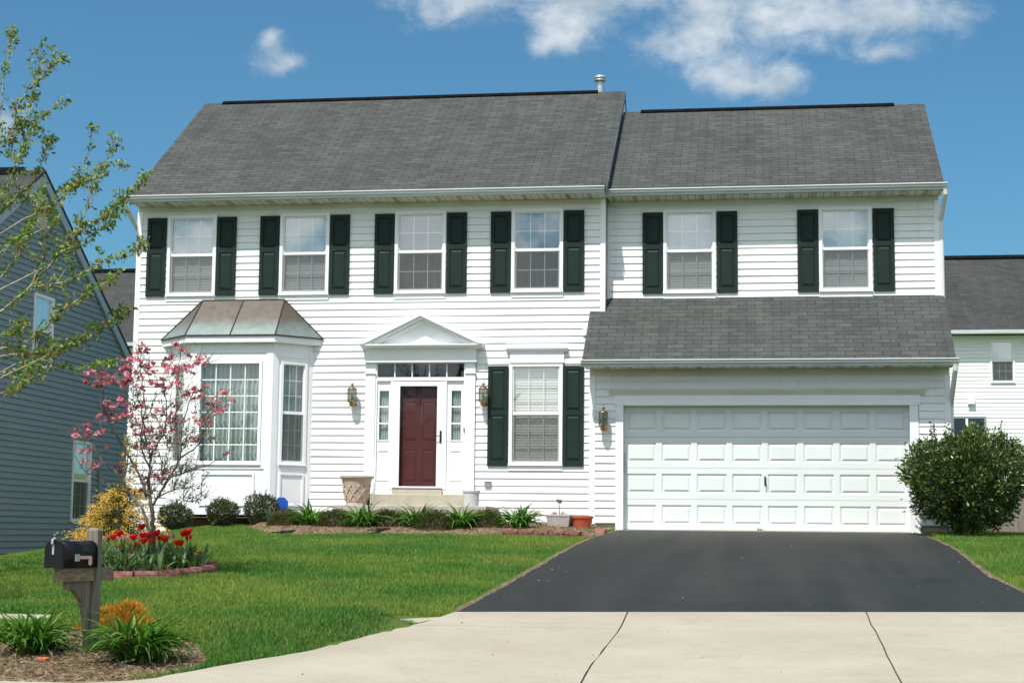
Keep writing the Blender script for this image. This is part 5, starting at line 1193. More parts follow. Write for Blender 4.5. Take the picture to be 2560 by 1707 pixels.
DOG_LIMBS=[[(-4.57,-10.45,-0.18),(-4.58,-10.45,-0.04),(-4.60,-10.45,0.13),(-4.64,-10.45,0.31),(-4.64,-10.45,0.61),(-4.64,-10.45,0.78),(-4.70,-10.45,0.90),(-4.76,-10.45,1.27),(-4.85,-10.45,1.56)],
[(-4.61,-10.42,0.17),(-4.56,-10.41,0.26),(-4.43,-10.36,0.52),(-4.34,-10.32,0.72),(-4.34,-10.27,1.02),(-4.31,-10.22,1.29),(-4.25,-10.18,1.49)],
[(-4.60,-10.45,-0.18),(-4.64,-10.45,-0.04),(-4.72,-10.46,0.16),(-4.85,-10.47,0.31),(-5.02,-10.49,0.54),(-5.20,-10.50,0.69),(-5.35,-10.52,0.93),(-5.50,-10.53,1.06)],
[(-4.65,-10.51,0.30),(-4.75,-10.57,0.58),(-4.87,-10.62,0.79),(-5.01,-10.68,1.04),(-5.10,-10.73,1.25),(-5.11,-10.79,1.53)],
[(-4.56,-10.65,0.77),(-4.44,-10.69,0.93),(-4.35,-10.74,1.13),(-4.35,-10.82,1.41),(-4.35,-10.88,1.61)],
[(-4.35,-10.27,0.74),(-4.17,-10.23,0.88),(-4.03,-10.15,1.19),(-3.90,-10.08,1.47)],
[(-4.89,-10.39,0.31),(-5.09,-10.37,0.40),(-5.33,-10.34,0.50),(-5.51,-10.32,0.61),(-5.65,-10.28,0.80)],
[(-4.36,-10.54,0.51),(-4.12,-10.55,0.58),(-3.93,-10.56,0.64),(-3.69,-10.59,0.76)],
[(-4.56,-10.42,0.26),(-4.40,-10.40,0.36),(-4.17,-10.40,0.39)],
[(-4.69,-10.32,0.62),(-4.84,-10.25,0.94),(-4.84,-10.15,1.38),(-4.94,-10.07,1.77),(-4.98,-10.01,2.07)],
[(-4.28,-10.50,0.71),(-4.31,-10.53,1.15),(-4.30,-10.57,1.57),(-4.27,-10.59,1.93)]]
DOG_LEAF=[(-4.76,-10.72,1.48),(-3.95,-10.88,0.91),(-4.71,-10.45,0.91),(-4.24,-10.96,0.89),(-4.79,-9.95,1.49),(-4.80,-10.56,1.36),(-4.20,-10.66,0.24),(-4.25,-10.04,1.29),(-4.29,-11.01,0.52),(-4.11,-10.57,0.38),(-3.98,-10.58,0.75),(-4.42,-11.02,1.32),(-4.50,-11.07,0.89),(-4.20,-11.26,0.95),(-4.60,-10.67,0.28),(-4.67,-9.69,0.90),(-4.65,-10.09,1.06),(-4.54,-10.64,0.78),(-4.19,-10.52,0.41),(-4.71,-10.45,0.76),(-4.48,-10.02,0.58),(-4.56,-10.45,0.80),(-4.01,-10.50,0.95),(-4.35,-10.66,1.33),(-3.85,-11.24,0.70),(-3.88,-10.71,0.27),(-3.97,-11.24,0.86),(-4.28,-10.02,1.39),(-3.74,-11.27,0.94),(-4.58,-9.84,1.43),(-4.35,-10.77,0.58),(-4.05,-10.78,0.23),(-4.20,-10.24,0.52),(-4.28,-11.17,0.78),(-3.92,-10.86,1.11),(-4.28,-10.22,0.24),(-4.27,-11.05,0.56),(-4.35,-10.09,0.65),(-4.57,-10.79,0.87),(-4.61,-10.35,1.01),(-5.05,-9.67,1.05),(-4.50,-10.64,1.16),(-4.17,-10.49,0.45),(-4.42,-10.80,0.30),(-4.82,-9.82,0.54),(-4.78,-10.36,0.91),(-4.01,-10.84,0.59),(-4.09,-10.90,0.56),(-4.63,-10.53,0.77),(-4.37,-11.09,0.45),(-4.06,-10.47,0.99),(-4.65,-9.87,0.92),(-4.36,-11.05,0.90),(-3.99,-10.54,0.36),(-3.92,-11.09,0.71),(-4.05,-10.33,1.16),(-4.49,-10.98,1.18),(-4.45,-10.65,0.44),(-4.38,-10.95,0.60),(-4.11,-10.40,0.42),(-4.67,-9.62,1.03),(-4.40,-9.87,0.70),(-4.86,-10.19,0.91),(-4.15,-11.12,1.06),(-4.95,-10.24,1.46),(-3.91,-10.92,0.91),(-4.35,-10.70,0.94),(-4.08,-10.61,0.68),(-3.92,-11.05,0.97),(-4.55,-10.32,1.08),(-4.52,-10.55,0.47),(-4.32,-10.69,0.91),(-4.41,-10.73,0.28),(-4.40,-10.61,0.63),(-4.22,-10.51,1.04),(-3.92,-11.06,1.17),(-4.25,-11.07,0.64),(-4.03,-10.58,0.93),(-4.40,-10.56,1.21),(-4.74,-10.52,1.05),(-4.62,-10.16,0.99),(-4.77,-9.96,1.23),(-4.13,-10.94,0.38),(-3.87,-10.81,0.59),(-4.04,-10.46,0.24),(-4.57,-10.77,0.42),(-4.28,-9.97,0.63),(-4.38,-11.24,0.83),(-4.55,-10.68,0.29),(-4.95,-10.27,1.15),(-4.67,-10.34,0.37),(-4.20,-10.60,0.89),(-4.44,-10.52,1.04),(-4.10,-11.04,0.42),(-4.46,-10.47,1.09),(-4.65,-10.91,1.26),(-4.15,-9.97,1.32),(-4.49,-10.05,0.43),(-4.15,-10.67,1.46),(-4.68,-10.36,0.55),(-4.65,-10.29,0.74),(-4.29,-10.66,0.45),(-4.68,-10.00,1.06),(-4.91,-9.86,0.96),(-4.29,-10.71,1.10),(-4.26,-10.50,0.44),(-5.03,-10.00,1.50),(-4.02,-10.92,0.56),(-4.50,-10.39,0.58),(-3.97,-11.05,0.90),(-4.26,-10.11,1.05),(-3.93,-10.77,1.31),(-4.19,-10.35,0.59),(-4.81,-10.11,1.00),(-4.44,-11.24,1.08),(-5.01,-9.74,0.81),(-4.28,-10.79,0.79),(-4.93,-10.15,1.53),(-4.45,-10.46,0.50),(-4.29,-10.43,1.49),(-4.67,-9.91,0.73),(-4.18,-9.93,0.43),(-4.37,-10.76,1.45),(-4.42,-10.51,0.72),(-4.38,-10.01,1.08),(-4.52,-11.05,0.74),(-4.15,-10.35,0.26),(-4.08,-10.60,0.28),(-4.00,-11.20,0.94),(-4.60,-10.21,1.30),(-4.43,-10.21,0.38),(-4.55,-10.94,0.48),(-4.26,-10.63,1.30),(-4.14,-10.01,0.61),(-4.25,-11.02,0.93),(-3.94,-10.76,0.25),(-4.67,-9.70,0.64),(-4.26,-11.28,0.99),(-3.97,-10.55,0.32),(-4.71,-10.15,0.58),(-4.66,-10.31,0.68),(-4.11,-10.99,1.35),(-4.62,-10.24,1.41),(-4.56,-10.41,0.87),(-3.94,-10.88,0.37),(-4.49,-11.00,0.42),(-4.13,-10.85,1.01),(-4.19,-10.62,0.87),(-4.26,-10.83,0.91),(-4.10,-10.61,0.95)]
TULIPS=[(-4.90,-9.97,-0.05),(-5.06,-10.25,-0.13),(-5.07,-10.39,-0.17),(-4.75,-10.57,-0.17),(-4.80,-10.91,-0.29),(-4.70,-10.62,-0.26),(-4.78,-10.22,-0.15),(-4.59,-10.55,-0.15),(-4.64,-10.57,-0.21),(-4.53,-10.61,-0.22),(-4.50,-10.50,-0.12),(-4.51,-10.41,-0.18),(-4.40,-10.50,-0.19),(-4.22,-10.61,-0.23),(-4.23,-10.47,-0.23),(-4.28,-10.28,-0.12),(-4.17,-10.37,-0.10),(-4.23,-10.25,-0.17),(-3.93,-10.69,-0.33)]
MAPLE=[[(-5.63,-12.38,2.20),(-5.32,-12.32,2.48),(-5.03,-12.27,2.84),(-4.84,-12.22,3.13),(-4.72,-12.20,3.56),(-4.62,-12.16,3.76),(-4.50,-12.14,4.11)],
[(-5.53,-12.56,1.77),(-5.21,-12.64,1.83),(-4.90,-12.73,2.03),(-4.70,-12.83,2.17),(-4.41,-12.92,2.31),(-4.13,-13.01,2.44)],
[(-5.75,-12.10,1.74),(-5.41,-12.02,1.79),(-5.13,-11.94,1.85),(-4.86,-11.87,1.96),(-4.59,-11.81,2.17),(-4.42,-11.76,2.29)],
[(-5.67,-11.84,1.70),(-5.36,-11.98,1.73),(-4.94,-12.09,1.62),(-4.58,-12.22,1.65),(-4.34,-12.37,1.66)],
[(-5.48,-12.62,1.30),(-5.27,-12.69,1.35),(-5.12,-12.78,1.42),(-4.89,-12.85,1.49)],
[(-5.22,-12.53,2.44),(-5.04,-12.52,2.45),(-4.79,-12.51,2.52),(-4.60,-12.51,2.61),(-4.40,-12.51,2.72),(-4.15,-12.50,2.81),(-4.02,-12.50,2.87)],
[(-5.93,-12.18,3.16),(-5.75,-12.19,3.40),(-5.68,-12.22,3.66),(-5.51,-12.25,4.02),(-5.41,-12.29,4.46),(-5.36,-12.34,4.81),(-5.29,-12.38,5.16)],
[(-6.05,-11.89,3.71),(-6.01,-11.85,4.50),(-5.97,-11.79,5.17),(-5.95,-11.70,5.53)],
[(-5.58,-12.45,3.86),(-5.46,-12.48,4.47),(-5.23,-12.45,4.77),(-5.05,-12.42,4.96)],
[(-5.33,-12.76,3.69),(-5.29,-12.71,3.90),(-5.16,-12.66,4.21),(-4.96,-12.59,4.41)],
[(-5.38,-11.85,3.21),(-5.18,-11.90,3.64),(-5.00,-11.91,3.76),(-4.84,-11.97,4.30)],
[(-5.19,-12.79,3.13),(-4.93,-12.70,3.30),(-4.75,-12.63,3.48),(-4.62,-12.55,3.57),(-4.49,-12.48,3.76),(-4.30,-12.38,3.76)],
[(-5.13,-12.25,2.73),(-4.90,-12.34,2.97),(-4.64,-12.41,3.12),(-4.39,-12.48,3.25),(-4.15,-12.56,3.41),(-3.97,-12.65,3.57)],
[(-5.85,-11.98,2.62),(-5.70,-11.85,2.93),(-5.64,-11.73,3.24),(-5.58,-11.62,3.61),(-5.62,-11.50,3.78)],
[(-5.53,-12.85,2.66),(-5.42,-12.70,2.87),(-5.26,-12.54,3.04),(-5.11,-12.40,3.30)],
[(-4.89,-12.58,2.79),(-4.76,-12.43,2.91),(-4.62,-12.28,3.07),(-4.50,-12.12,3.22),(-4.45,-11.99,3.41)],
[(-5.43,-12.08,2.51),(-5.41,-11.91,2.82),(-5.45,-11.75,3.14),(-5.41,-11.56,3.37)],
[(-5.15,-12.31,1.71),(-4.98,-12.18,1.87),(-4.73,-12.03,2.03),(-4.45,-11.88,2.26)],
[(-5.93,-11.90,3.41),(-5.70,-11.95,3.49),(-5.50,-12.02,3.67),(-5.35,-12.11,3.94),(-5.20,-12.19,4.16)],
[(-5.66,-12.71,3.85),(-5.59,-12.56,3.98),(-5.52,-12.42,4.16),(-5.44,-12.27,4.27),(-5.27,-12.07,4.09)],
[(-5.80,-11.97,1.56),(-5.67,-11.77,1.63),(-5.49,-11.55,1.67)],
[(-5.47,-12.69,1.90),(-5.33,-12.69,1.93),(-5.19,-12.70,2.04)]]
# ------------------------------------------------------------------ plants
def rsph(rng, n):
    v = rng.normal(size=(n, 3)); return v/np.linalg.norm(v, axis=1, keepdims=True)
def pal(rng, n, cols, p, jitv=.2):
    c = np.array(cols)[rng.choice(len(cols), n, p=p)]; return c*rng.uniform(1-jitv, 1+jitv, (n, 1))

def blades(name, n, L, width, parent, seed, cols, p, spread=.05, up=(.5, 1.25), droop=1.0, m='leaf'):
    """arching strap leaves from one crown"""
    rng = np.random.default_rng(seed); V = []; F = []; C = []; S_ = 7
    for i in range(n):
        a = rng.uniform(0, 2*PI); el = rng.uniform(*up); l = L*rng.uniform(.6, 1.1); w = width*rng.uniform(.7, 1.2)
        r0 = spread*math.sqrt(rng.uniform(0, 1)); a0 = rng.uniform(0, 2*PI)
        P = np.array([r0*math.cos(a0), r0*math.sin(a0), 0.]); h = np.array([math.cos(a), math.sin(a), 0]); sd = np.array([-h[1], h[0], 0]); e = el; st = l/S_
        tw = rng.uniform(-.5, .5); dr = droop*rng.uniform(.6, 1.5); b = len(V)
        for k in range(S_+1):
            t = k/S_; ww = w*(1-t**2.2)*(.7+.6*min(1, t*3))*.5+.0006
            n_ = np.array([-h[0]*math.sin(e), -h[1]*math.sin(e), math.cos(e)]); s2 = sd*math.cos(tw*t)+n_*math.sin(tw*t)
            V += [P-s2*ww+n_*ww*.5, P-n_*ww*.15, P+s2*ww+n_*ww*.5]
            P = P+(h*math.cos(e)+np.array([0, 0, math.sin(e)]))*st; e -= dr*st/l*(1.0+1.6*t)
        c = np.array(cols[rng.choice(len(cols), p=p)])*rng.uniform(.8, 1.25)
        for k in range(S_):
            q = b+3*k; F += [(q, q+1, q+4, q+3), (q+1, q+2, q+5, q+4)]; C += [c, c]
    return npmesh(name, V, F, C, M[m], parent)
GREENS = [(.065, .175, .022), (.11, .235, .04), (.04, .115, .018), (.24, .28, .08)]
def daylily(loc, n, L, w, seed, label, group):
    t = thing('daylily', label, 'plant', loc, 0, group)
    blades('leaves', n, L, w, t, seed, GREENS, (.4, .33, .22, .05), spread=.12 if n > 140 else .08, up=(.75, 1.45)); return t
daylily((-2.95, -17.08, bed_top(-2.95, -17.08)-.01), 260, .46, .020, 1, 'daylily clump to the left of the mailbox post', 'daylily clumps')
daylily((-2.06, -17.30, bed_top(-2.06, -17.30)-.01), 340, .50, .022, 2, 'largest daylily clump, spilling over the mulch to the right of the mailbox post', 'daylily clumps')
for i, (x, y, n, lab) in enumerate([(-5.18, -1.55, 75, 'daylily between the first two low junipers, left of the lattice planter'), (-4.20, -1.75, 85, 'daylily in front of the lattice planter'), (-3.34, -1.6, 75, 'daylily in front of the maroon door'), (-2.55, -1.8, 75, 'daylily in front of the grey pot'), (-1.60, -1.6, 90, 'daylily to the left of the square planters')]):
    daylily((x, y, bed_top(x, y)-.04), n+60, .60, .030, 10+i, lab, 'daylily clumps')

def juniper(loc, rx, ry, h, seed, label, cols):
    t = thing('low_juniper', label, 'shrub', loc, 0, 'low junipers in the front bed'); rng = np.random.default_rng(seed)
    n = 5200; d = rsph(rng, n); d[:, 2] = np.abs(d[:, 2]); r = rng.uniform(.45, 1.0, n)**.6
    lump = np.array([1+.16*noise.noise(Vector(tuple(v*2.6+seed))) for v in d])
    P = d*(r*lump)[:, None]*np.array([rx, ry, h]); P[:, 2] = P[:, 2]*.92+.01
    D = d*np.array([1, 1, .8])+np.array([0, 0, .55])+rng.normal(size=(n, 3))*.45
    v, F = leaves(P, D, rng.uniform(.03, .075, n), rng, aspect=.13, fold=.1)
    npmesh('foliage', v, F, np.repeat(pal(rng, n, cols, (.45, .35, .14, .06)), 2, 0), M['leaf'], t)
    s_ = MB()
    for k in range(9):
        a = k*.7; s_.tube([(0, 0, -.02), (rx*.4*math.cos(a), ry*.4*math.sin(a), h*.3), (rx*.75*math.cos(a), ry*.75*math.sin(a), h*.6)], [.012, .008, .004], 5)
    s_.build('stems', M['bark'], t)
JC = [(.045, .062, .014), (.065, .082, .02), (.10, .105, .03), (.15, .10, .045)]
JB = [(.075, .075, .022), (.055, .068, .018), (.12, .10, .04), (.16, .11, .05)]
for i, (x, y, rx, h, c, lab) in enumerate([(-5.63, -1.5, .31, .31, JB, 'brownish low juniper, first from the bay window'), (-4.68, -1.75, .33, .34, JC, 'low juniper mound in front of the left end of the steps'), (-3.83, -1.5, .29, .34, JC, 'low juniper mound in front of the middle of the steps'), (-2.96, -1.9, .33, .36, JC, 'low juniper mound below the maroon door and the grey pot'), (-2.17, -1.5, .32, .34, JC, 'low juniper mound past the right end of the steps')]):
    juniper((x, y, bed_top(x, y)-.055), rx*1.06, rx*.9, h, 30+i, lab, c)

def broadleaf(name, label, loc, rx, ry, h, n, size, seed, cols, p, group=None, spikes=0, m='leaf_gloss', lift=.12, taper=.45):
    t = thing(name, label, 'shrub', loc, 0, group); rng = np.random.default_rng(seed)
    d = rsph(rng, n); r = np.where(rng.random(n) < .72, rng.uniform(.80, 1.02, n), rng.uniform(.25, .8, n))
    lump = np.array([1+.30*noise.noise(Vector(tuple(v*1.9+seed*1.7)))+.22*noise.noise(Vector(tuple(v*4.8+seed))) for v in d])*np.where(rng.random(n) < .07, rng.uniform(1.0, 1.16, n), 1.0)
    P = d*(r*lump)[:, None]; low = P[:, 2] < 0
    P[low, :2] *= (1+taper*P[low, 2])[:, None]
    P = P*np.array([rx, ry, h/2])+np.array([0, 0, h/2+lift]); P[:, 2] = np.maximum(P[:, 2], .03)
    D = d+rng.normal(size=(n, 3))*.55+np.array([0, 0, .35])
    sz = rng.uniform(.6, 1.25, n)*size
    if spikes:
        Q = []; E = []
        for k in range(spikes):
            a = rng.uniform(0, 2*PI); z = rng.uniform(.2, .98) if k > 5 else .92; rr = math.sqrt(max(0, 1-z*z)); base = np.array([rx*rr*math.cos(a)*.9, ry*rr*math.sin(a)*.9, h/2+lift+h/2*z*.9]); L = rng.uniform(.10, .48)*h*.5
            dd = np.array([rr*math.cos(a)*.45, rr*math.sin(a)*.45, 1.0]); dd /= np.linalg.norm(dd)
            for s_ in np.linspace(0, 1, int(L/size*5)+3): Q.append(base+dd*L*s_); E.append(dd*.5+rng.normal(size=3)*.7)
        P = np.vstack([P, Q]); D = np.vstack([D, E]); sz = np.concatenate([sz, rng.uniform(.6, 1, len(Q))*size])
    v, F = leaves(P, D, sz, rng, aspect=.48, fold=.3)
    npmesh('foliage', v, F, np.repeat(pal(rng, len(P), cols, p), 2, 0), M[m], t)
    s_ = MB(); rg = random.Random(seed)
    for k in range(14):
        a = rg.uniform(0, 6.28); z = rg.uniform(.35, .85)*h; R_ = .6*math.sqrt(max(0, 1-(2*z/h-1)**2))
        s_.tube([(.03*math.cos(a), .03*math.sin(a), -.03), (rx*R_*.4*math.cos(a), ry*R_*.4*math.sin(a), z*.5+lift*.5), (rx*R_*math.cos(a), ry*R_*math.sin(a), z+lift)], [.018*h, .012*h, .005*h], 6)
    s_.build('stems', M['bark'], t); return t
HC = [(.045, .082, .016), (.080, .125, .024), (.022, .042, .012), (.20, .23, .07), (.36, .26, .15)]
broadleaf('holly_bush', 'big rounded dark green bush at the right corner of the garage', (5.68, -1.02, -.06), .95, .82, 1.62, 30000, .068, 3, HC, (.40, .30, .17, .115, .015), spikes=64, lift=.07, taper=.30)
BC = [(.050, .072, .028), (.085, .105, .048), (.026, .040, .018), (.20, .215, .12)]
for i, (x, y, rx, h, lab) in enumerate([(-7.86, -.75, .30, .50, 'small dark shrub below the left side of the bay window, behind the tulips'), (-7.05, -.6, .27, .48, 'small dark shrub below the middle of the bay window'), (-6.38, -.45, .29, .58, 'taller dark shrub below the bay window beside the blue sign')]):
    broadleaf('dark_shrub', lab, (x, y, gz(x, y)-.02), rx, rx*.9, h, 5200, .042, 50+i, BC, (.38, .28, .16, .18), 'dark shrubs under the bay window', spikes=16, lift=.02, m='leaf')
# grey-green iris leaves by the third shrub
t = thing('iris_clump', 'thin clump of blue green sword leaves beside the taller dark shrub', 'plant', (-6.05, -1.0, bed_top(-6.05, -1.0)))
blades('leaves', 9, .38, .026, t, 5, [(.10, .17, .12), (.13, .19, .13)], (.5, .5), spread=.05, up=(1.25, 1.5), droop=.25)
# light green weeds in beds and by the door
for i, (x, y, s_, lab) in enumerate([(-2.72, -2.02, .09, 'bright green weed at the front edge of the bed below the maroon door'), (-.20, -.55, .07, 'small green weed at the corner of the driveway beside the garage'), (-.42, -1.75, .09, 'green weeds between the red pot and the driveway'), (2.35, .02, .06, 'tiny weed at the foot of the garage door'), (5.9, -1.35, .20, 'yellow green weed in the grass under the big bush')]):
    z = bed_top(x, y) if x < -.2 else gz(x, y)
    t = thing('weed', lab, 'weed', (x, y, z)); rng = np.random.default_rng(70+i); n = 260 if s_ > .1 else 70
    d = rsph(rng, n); d[:, 2] = np.abs(d[:, 2]); P = d*rng.uniform(.2, 1, (n, 1))*np.array([s_*1.3, s_*.9, s_]); v, F = leaves(P, d+rng.normal(size=(n, 3))*.4, rng.uniform(.02, .045, n), rng)
    npmesh('foliage', v, F, np.repeat(pal(rng, n, [(.10, .21, .03), (.15, .24, .04)], (.6, .4)), 2, 0), M['leaf'], t)

# golden feathery conifer behind the pink tree
t = thing('golden_conifer', 'golden yellow feathery conifer between the pink tree and the grey house', 'shrub', (-7.55, -4.15, gz(-7.5, -4.15)+.02))
rng = np.random.default_rng(9); P = []; D = []; C = []
for k in range(430):
    z = rng.uniform(.04, 1)**1.7
    if z > .5 and rng.random() < .85: continue
    R_ = (.62*(1-z/.55)**.6 if z < .5 else .20*(1-z))*(1+.22*rng.normal())+.07; a = rng.uniform(0, 2*PI); L = max(.06, R_); zz_ = .05+1.60*z
    o = np.array([.16*z*1.2, 0, 0])
    for s_ in np.linspace(.15, 1, 52):
        p = np.array([math.cos(a)*L*s_, math.sin(a)*L*s_, zz_-.10*s_*s_*(1-z)+.02])+rng.normal(size=3)*.022+o
        P.append(p); D.append(np.array([math.cos(a), math.sin(a), -.35+rng.normal()*.3])+rng.normal(size=3)*.5)
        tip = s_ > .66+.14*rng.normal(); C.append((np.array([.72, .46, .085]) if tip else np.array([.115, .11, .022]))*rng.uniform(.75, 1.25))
v, F = leaves(np.array(P), np.array(D), rng.uniform(.022, .055, len(P)), rng, aspect=.34, fold=.15)
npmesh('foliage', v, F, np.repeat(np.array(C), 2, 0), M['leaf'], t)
MB().tube([(0, 0, -.1), (.05, 0, .6), (.16, 0, 1.5)], [.03, .02, .006], 6).build('stems', M['bark'], t)
# orange-gold mounded shrub behind the mailbox post
t = thing('gold_thread_shrub', 'orange gold feathery mound behind the mailbox post', 'shrub', (-2.70, -16.2, -1.0))
rng = np.random.default_rng(12); P = []; D = []; C = []
for (ox, oy, oz, r_) in [(.12, .03, .20, .15), (-.02, .02, .16, .15), (-.20, -.05, .02, .15), (.03, -.08, .09, .14), (.22, -.02, .12, .12)]:
    n = 1500; d = rsph(rng, n); d[:, 2] = np.abs(d[:, 2])*1.0-.15; rr = rng.uniform(.3, 1.05, n)**.5
    P.append(d*rr[:, None]*r_+np.array([ox, oy, oz])); D.append(d+np.array([0, 0, .5])+rng.normal(size=(n, 3))*.4)
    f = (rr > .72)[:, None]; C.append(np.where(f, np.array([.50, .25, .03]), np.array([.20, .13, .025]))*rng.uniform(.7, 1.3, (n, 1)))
P = np.vstack(P); P[:, 2] = np.maximum(P[:, 2], .0); D = np.vstack(D); C = np.vstack(C)
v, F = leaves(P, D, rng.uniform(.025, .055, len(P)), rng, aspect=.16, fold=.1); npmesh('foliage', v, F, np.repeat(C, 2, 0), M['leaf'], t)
MB().tube([(0, 0, -.05), (.05, 0, .15)], .02, 6).build('stems', M['bark'], t)

# ------------------------------------------------------------------ trees grown from limbs
def smooth_path(pts, k=4):
    pts = [Vector(p) for p in pts]; out = []
    for i in range(len(pts)-1):
        p0 = pts[max(i-1, 0)]; p1 = pts[i]; p2 = pts[i+1]; p3 = pts[min(i+2, len(pts)-1)]
        for j in range(k):
            t = j/k; out.append(0.5*((2*p1)+(-p0+p2)*t+(2*p0-5*p1+4*p2-p3)*t*t+(-p0+3*p1-3*p2+p3)*t**3))
    out.append(pts[-1]); return out
DOG_Z0 = gz(-4.6, -10.5)
dg = thing('flowering_dogwood', 'small tree with pink blossom growing out of the red tulip bed', 'tree', (-4.58, -10.45, DOG_Z0))
O = Vector((-4.58, -10.45, DOG_Z0)); rg = random.Random(4)
nodes = []; tm = MB()
for i, l in enumerate(DOG_LIMBS):
    p = smooth_path(l, 5)
    if i in (0, 2): p[0] = Vector((p[0].x, p[0].y, DOG_Z0-.1))
    n = len(p); r0 = {0: .036, 1: .021, 2: .024, 3: .019}.get(i, .012); r1 = .004
    for k in range(2, n-1): p[k] = p[k]+Vector((rg.uniform(-.012, .012), rg.uniform(-.012, .012), rg.uniform(-.008, .008)))
    rr = [r0+(r1-r0)*(k/(n-1))**.75 for k in range(n)]
    tm.tube([q-O for q in p], rr, 8)
    nodes += [(q, r) for q, r in zip(p[n//4:], rr[n//4:])]
# join limbs that start free to the trunk
for i in (1, 3, 4, 5, 6, 7, 8, 9, 10):
    s0 = Vector(DOG_LIMBS[i][0]); b = min((q for j, l in enumerate(DOG_LIMBS) if j != i for q in smooth_path(l, 5)), key=lambda q: (q-s0).length+(10 if q.z > s0.z+.03 else 0))
    if (b-s0).length > .01: tm.tube([b-O, (b+s0)/2-O, s0-O], [.014, .012, .012], 6)
ends = [Vector(p) for p in DOG_BLOOM]+[Vector(p) for p in DOG_LEAF]
axis = Vector((-4.58, -10.45, 0)); tw = MB(); tips = []
order = sorted(range(len(ends)), key=lambda k: (ends[k]-Vector((-4.58, -10.45, .3))).length)
for k in order:
    e_ = ends[k]; best = min(nodes, key=lambda nr: (nr[0]-e_).length+max(0, nr[0].z-e_.z+.02)*2.5)
    b, r = best; mid = (b+e_)/2+Vector((rg.uniform(-.02, .02), rg.uniform(-.02, .02), -.05*(e_-b).length*3*rg.random()))
    q = smooth_path([b, mid, e_], 3); rr = [max(.0016, min(r, .0045)*(1-.6*j/(len(q)-1))) for j in range(len(q))]
    tw.tube([v_-O for v_ in q], rr, 5, caps=False); nodes += [(v_, .003) for v_ in q[2:]]; tips.append(e_)
tm.build('trunk', M['bark'], dg, smooth=True); tag(tw.build('twigs', M['bark'], dg, smooth=True), kind='stuff')
# fine bare twigs, as the crown's left half shows
fb = MB()
for k in range(1000):
    b, r = rg.choice(nodes)
    d = Vector((b.x-axis.x+rg.uniform(-.3, .3), b.y-axis.y+rg.uniform(-.4, .4), rg.uniform(.15, .9))).normalized()*rg.uniform(.06, .22)
    fb.tube([b-O, b-O+d*.5+Vector((rg.uniform(-.02, .02), 0, .01)), b-O+d], [.0032, .0026, .0014], 4, caps=False)
tag(fb.build('twigs', M['bark'], dg), kind='stuff')
def bloom_mesh(pts, seed, size):
    rng = np.random.default_rng(seed); P = []; D = []; C = []; Sz = []
    for p in pts:
        for f in range(rng.integers(2, 4)):
            c = np.array(p)+rng.normal(size=3)*np.array([.022, .022, .016]); up = np.array([rng.normal()*.4, -.35+rng.normal()*.4, .8]); up /= np.linalg.norm(up)
            a = np.cross(up, rng.normal(size=3)); a /= np.linalg.norm(a); b = np.cross(up, a); col = np.array([.68, .19, .28]) if rng.random() < .55 else (np.array([.74, .33, .39]) if rng.random() < .5 else np.array([.34, .055, .10]))
            for q in range(4):
                d = math.cos(q*PI/2)*a+math.sin(q*PI/2)*b+up*.35; P.append(c); D.append(d); C.append(col*rng.uniform(.85, 1.2)); Sz.append(size*rng.uniform(.8, 1.15))
    v, F = leaves(np.array(P), np.array(D), np.array(Sz), rng, aspect=.95, fold=.35); return v-np.array(O), F, np.repeat(np.array(C), 2, 0)
v, F, C = bloom_mesh(DOG_BLOOM, 6, .044); npmesh('blossom', v, F, C, M['petal'], dg)
rng = np.random.default_rng(14); P = []; D = []
for p in DOG_LEAF:
    for k in range(8): P.append(np.array(p)+rng.normal(size=3)*.028); D.append(rng.normal(size=3)+np.array([0, 0, .4]))
for k in range(420):
    b, r = rg.choice(nodes); P.append(np.array(b)+rng.normal(size=3)*.012); D.append(rng.normal(size=3)+np.array([0, 0, .5]))
n = len(P); v, F = leaves(np.array(P), np.array(D), rng.uniform(.022, .04, n), rng, aspect=.5, fold=.5)
npmesh('leaves', v-np.array(O), F, np.repeat(pal(rng, n, [(.11, .10, .03), (.16, .11, .045), (.08, .10, .025), (.14, .065, .04)], (.4, .25, .2, .15)), 2, 0), M['leaf'], dg)

# tulips, each one a plant of its own
def tulip_proto(seed):
    rng = np.random.default_rng(seed); tg = thing('red_tulip', '', 'tulip'); V = []; F = []; C = []
    for ring, (n, r_, op) in enumerate([(3, .025, .08), (3, .032, .20)]):
        for k in range(n):
            a0 = 2*PI*k/n+ring*PI/3+rng.uniform(-.15, .15); b = len(V); o_ = op*rng.uniform(.4, 2.2); S_ = 8
            for i in range(S_+1):
                t = i/S_; rad = .004+r_*math.sin(PI*min(1, .06+.76*t))+o_*.035*t**3; z = (.066+.004*(k % 2)+.004*ring)*t**.85*(1-.10*o_); hw = .98*(max(0.0, 1-t**5))**.5*(.55+.45*min(1, t*3))+.03
                for j in (-2, -1, 0, 1, 2):
                    a = a0+j*.5*hw; V.append((rad*math.cos(a), rad*math.sin(a), z-(.004*t*abs(j))))
            for i in range(S_):
                for j in range(4): q = b+5*i+j; F.append((q, q+1, q+6, q+5)); C.append(np.array([.80, .020, .012])*rng.uniform(.75, 1.1))
    npmesh('bloom', V, F, C, M['tulip'], tg, smooth=True)
    return tg
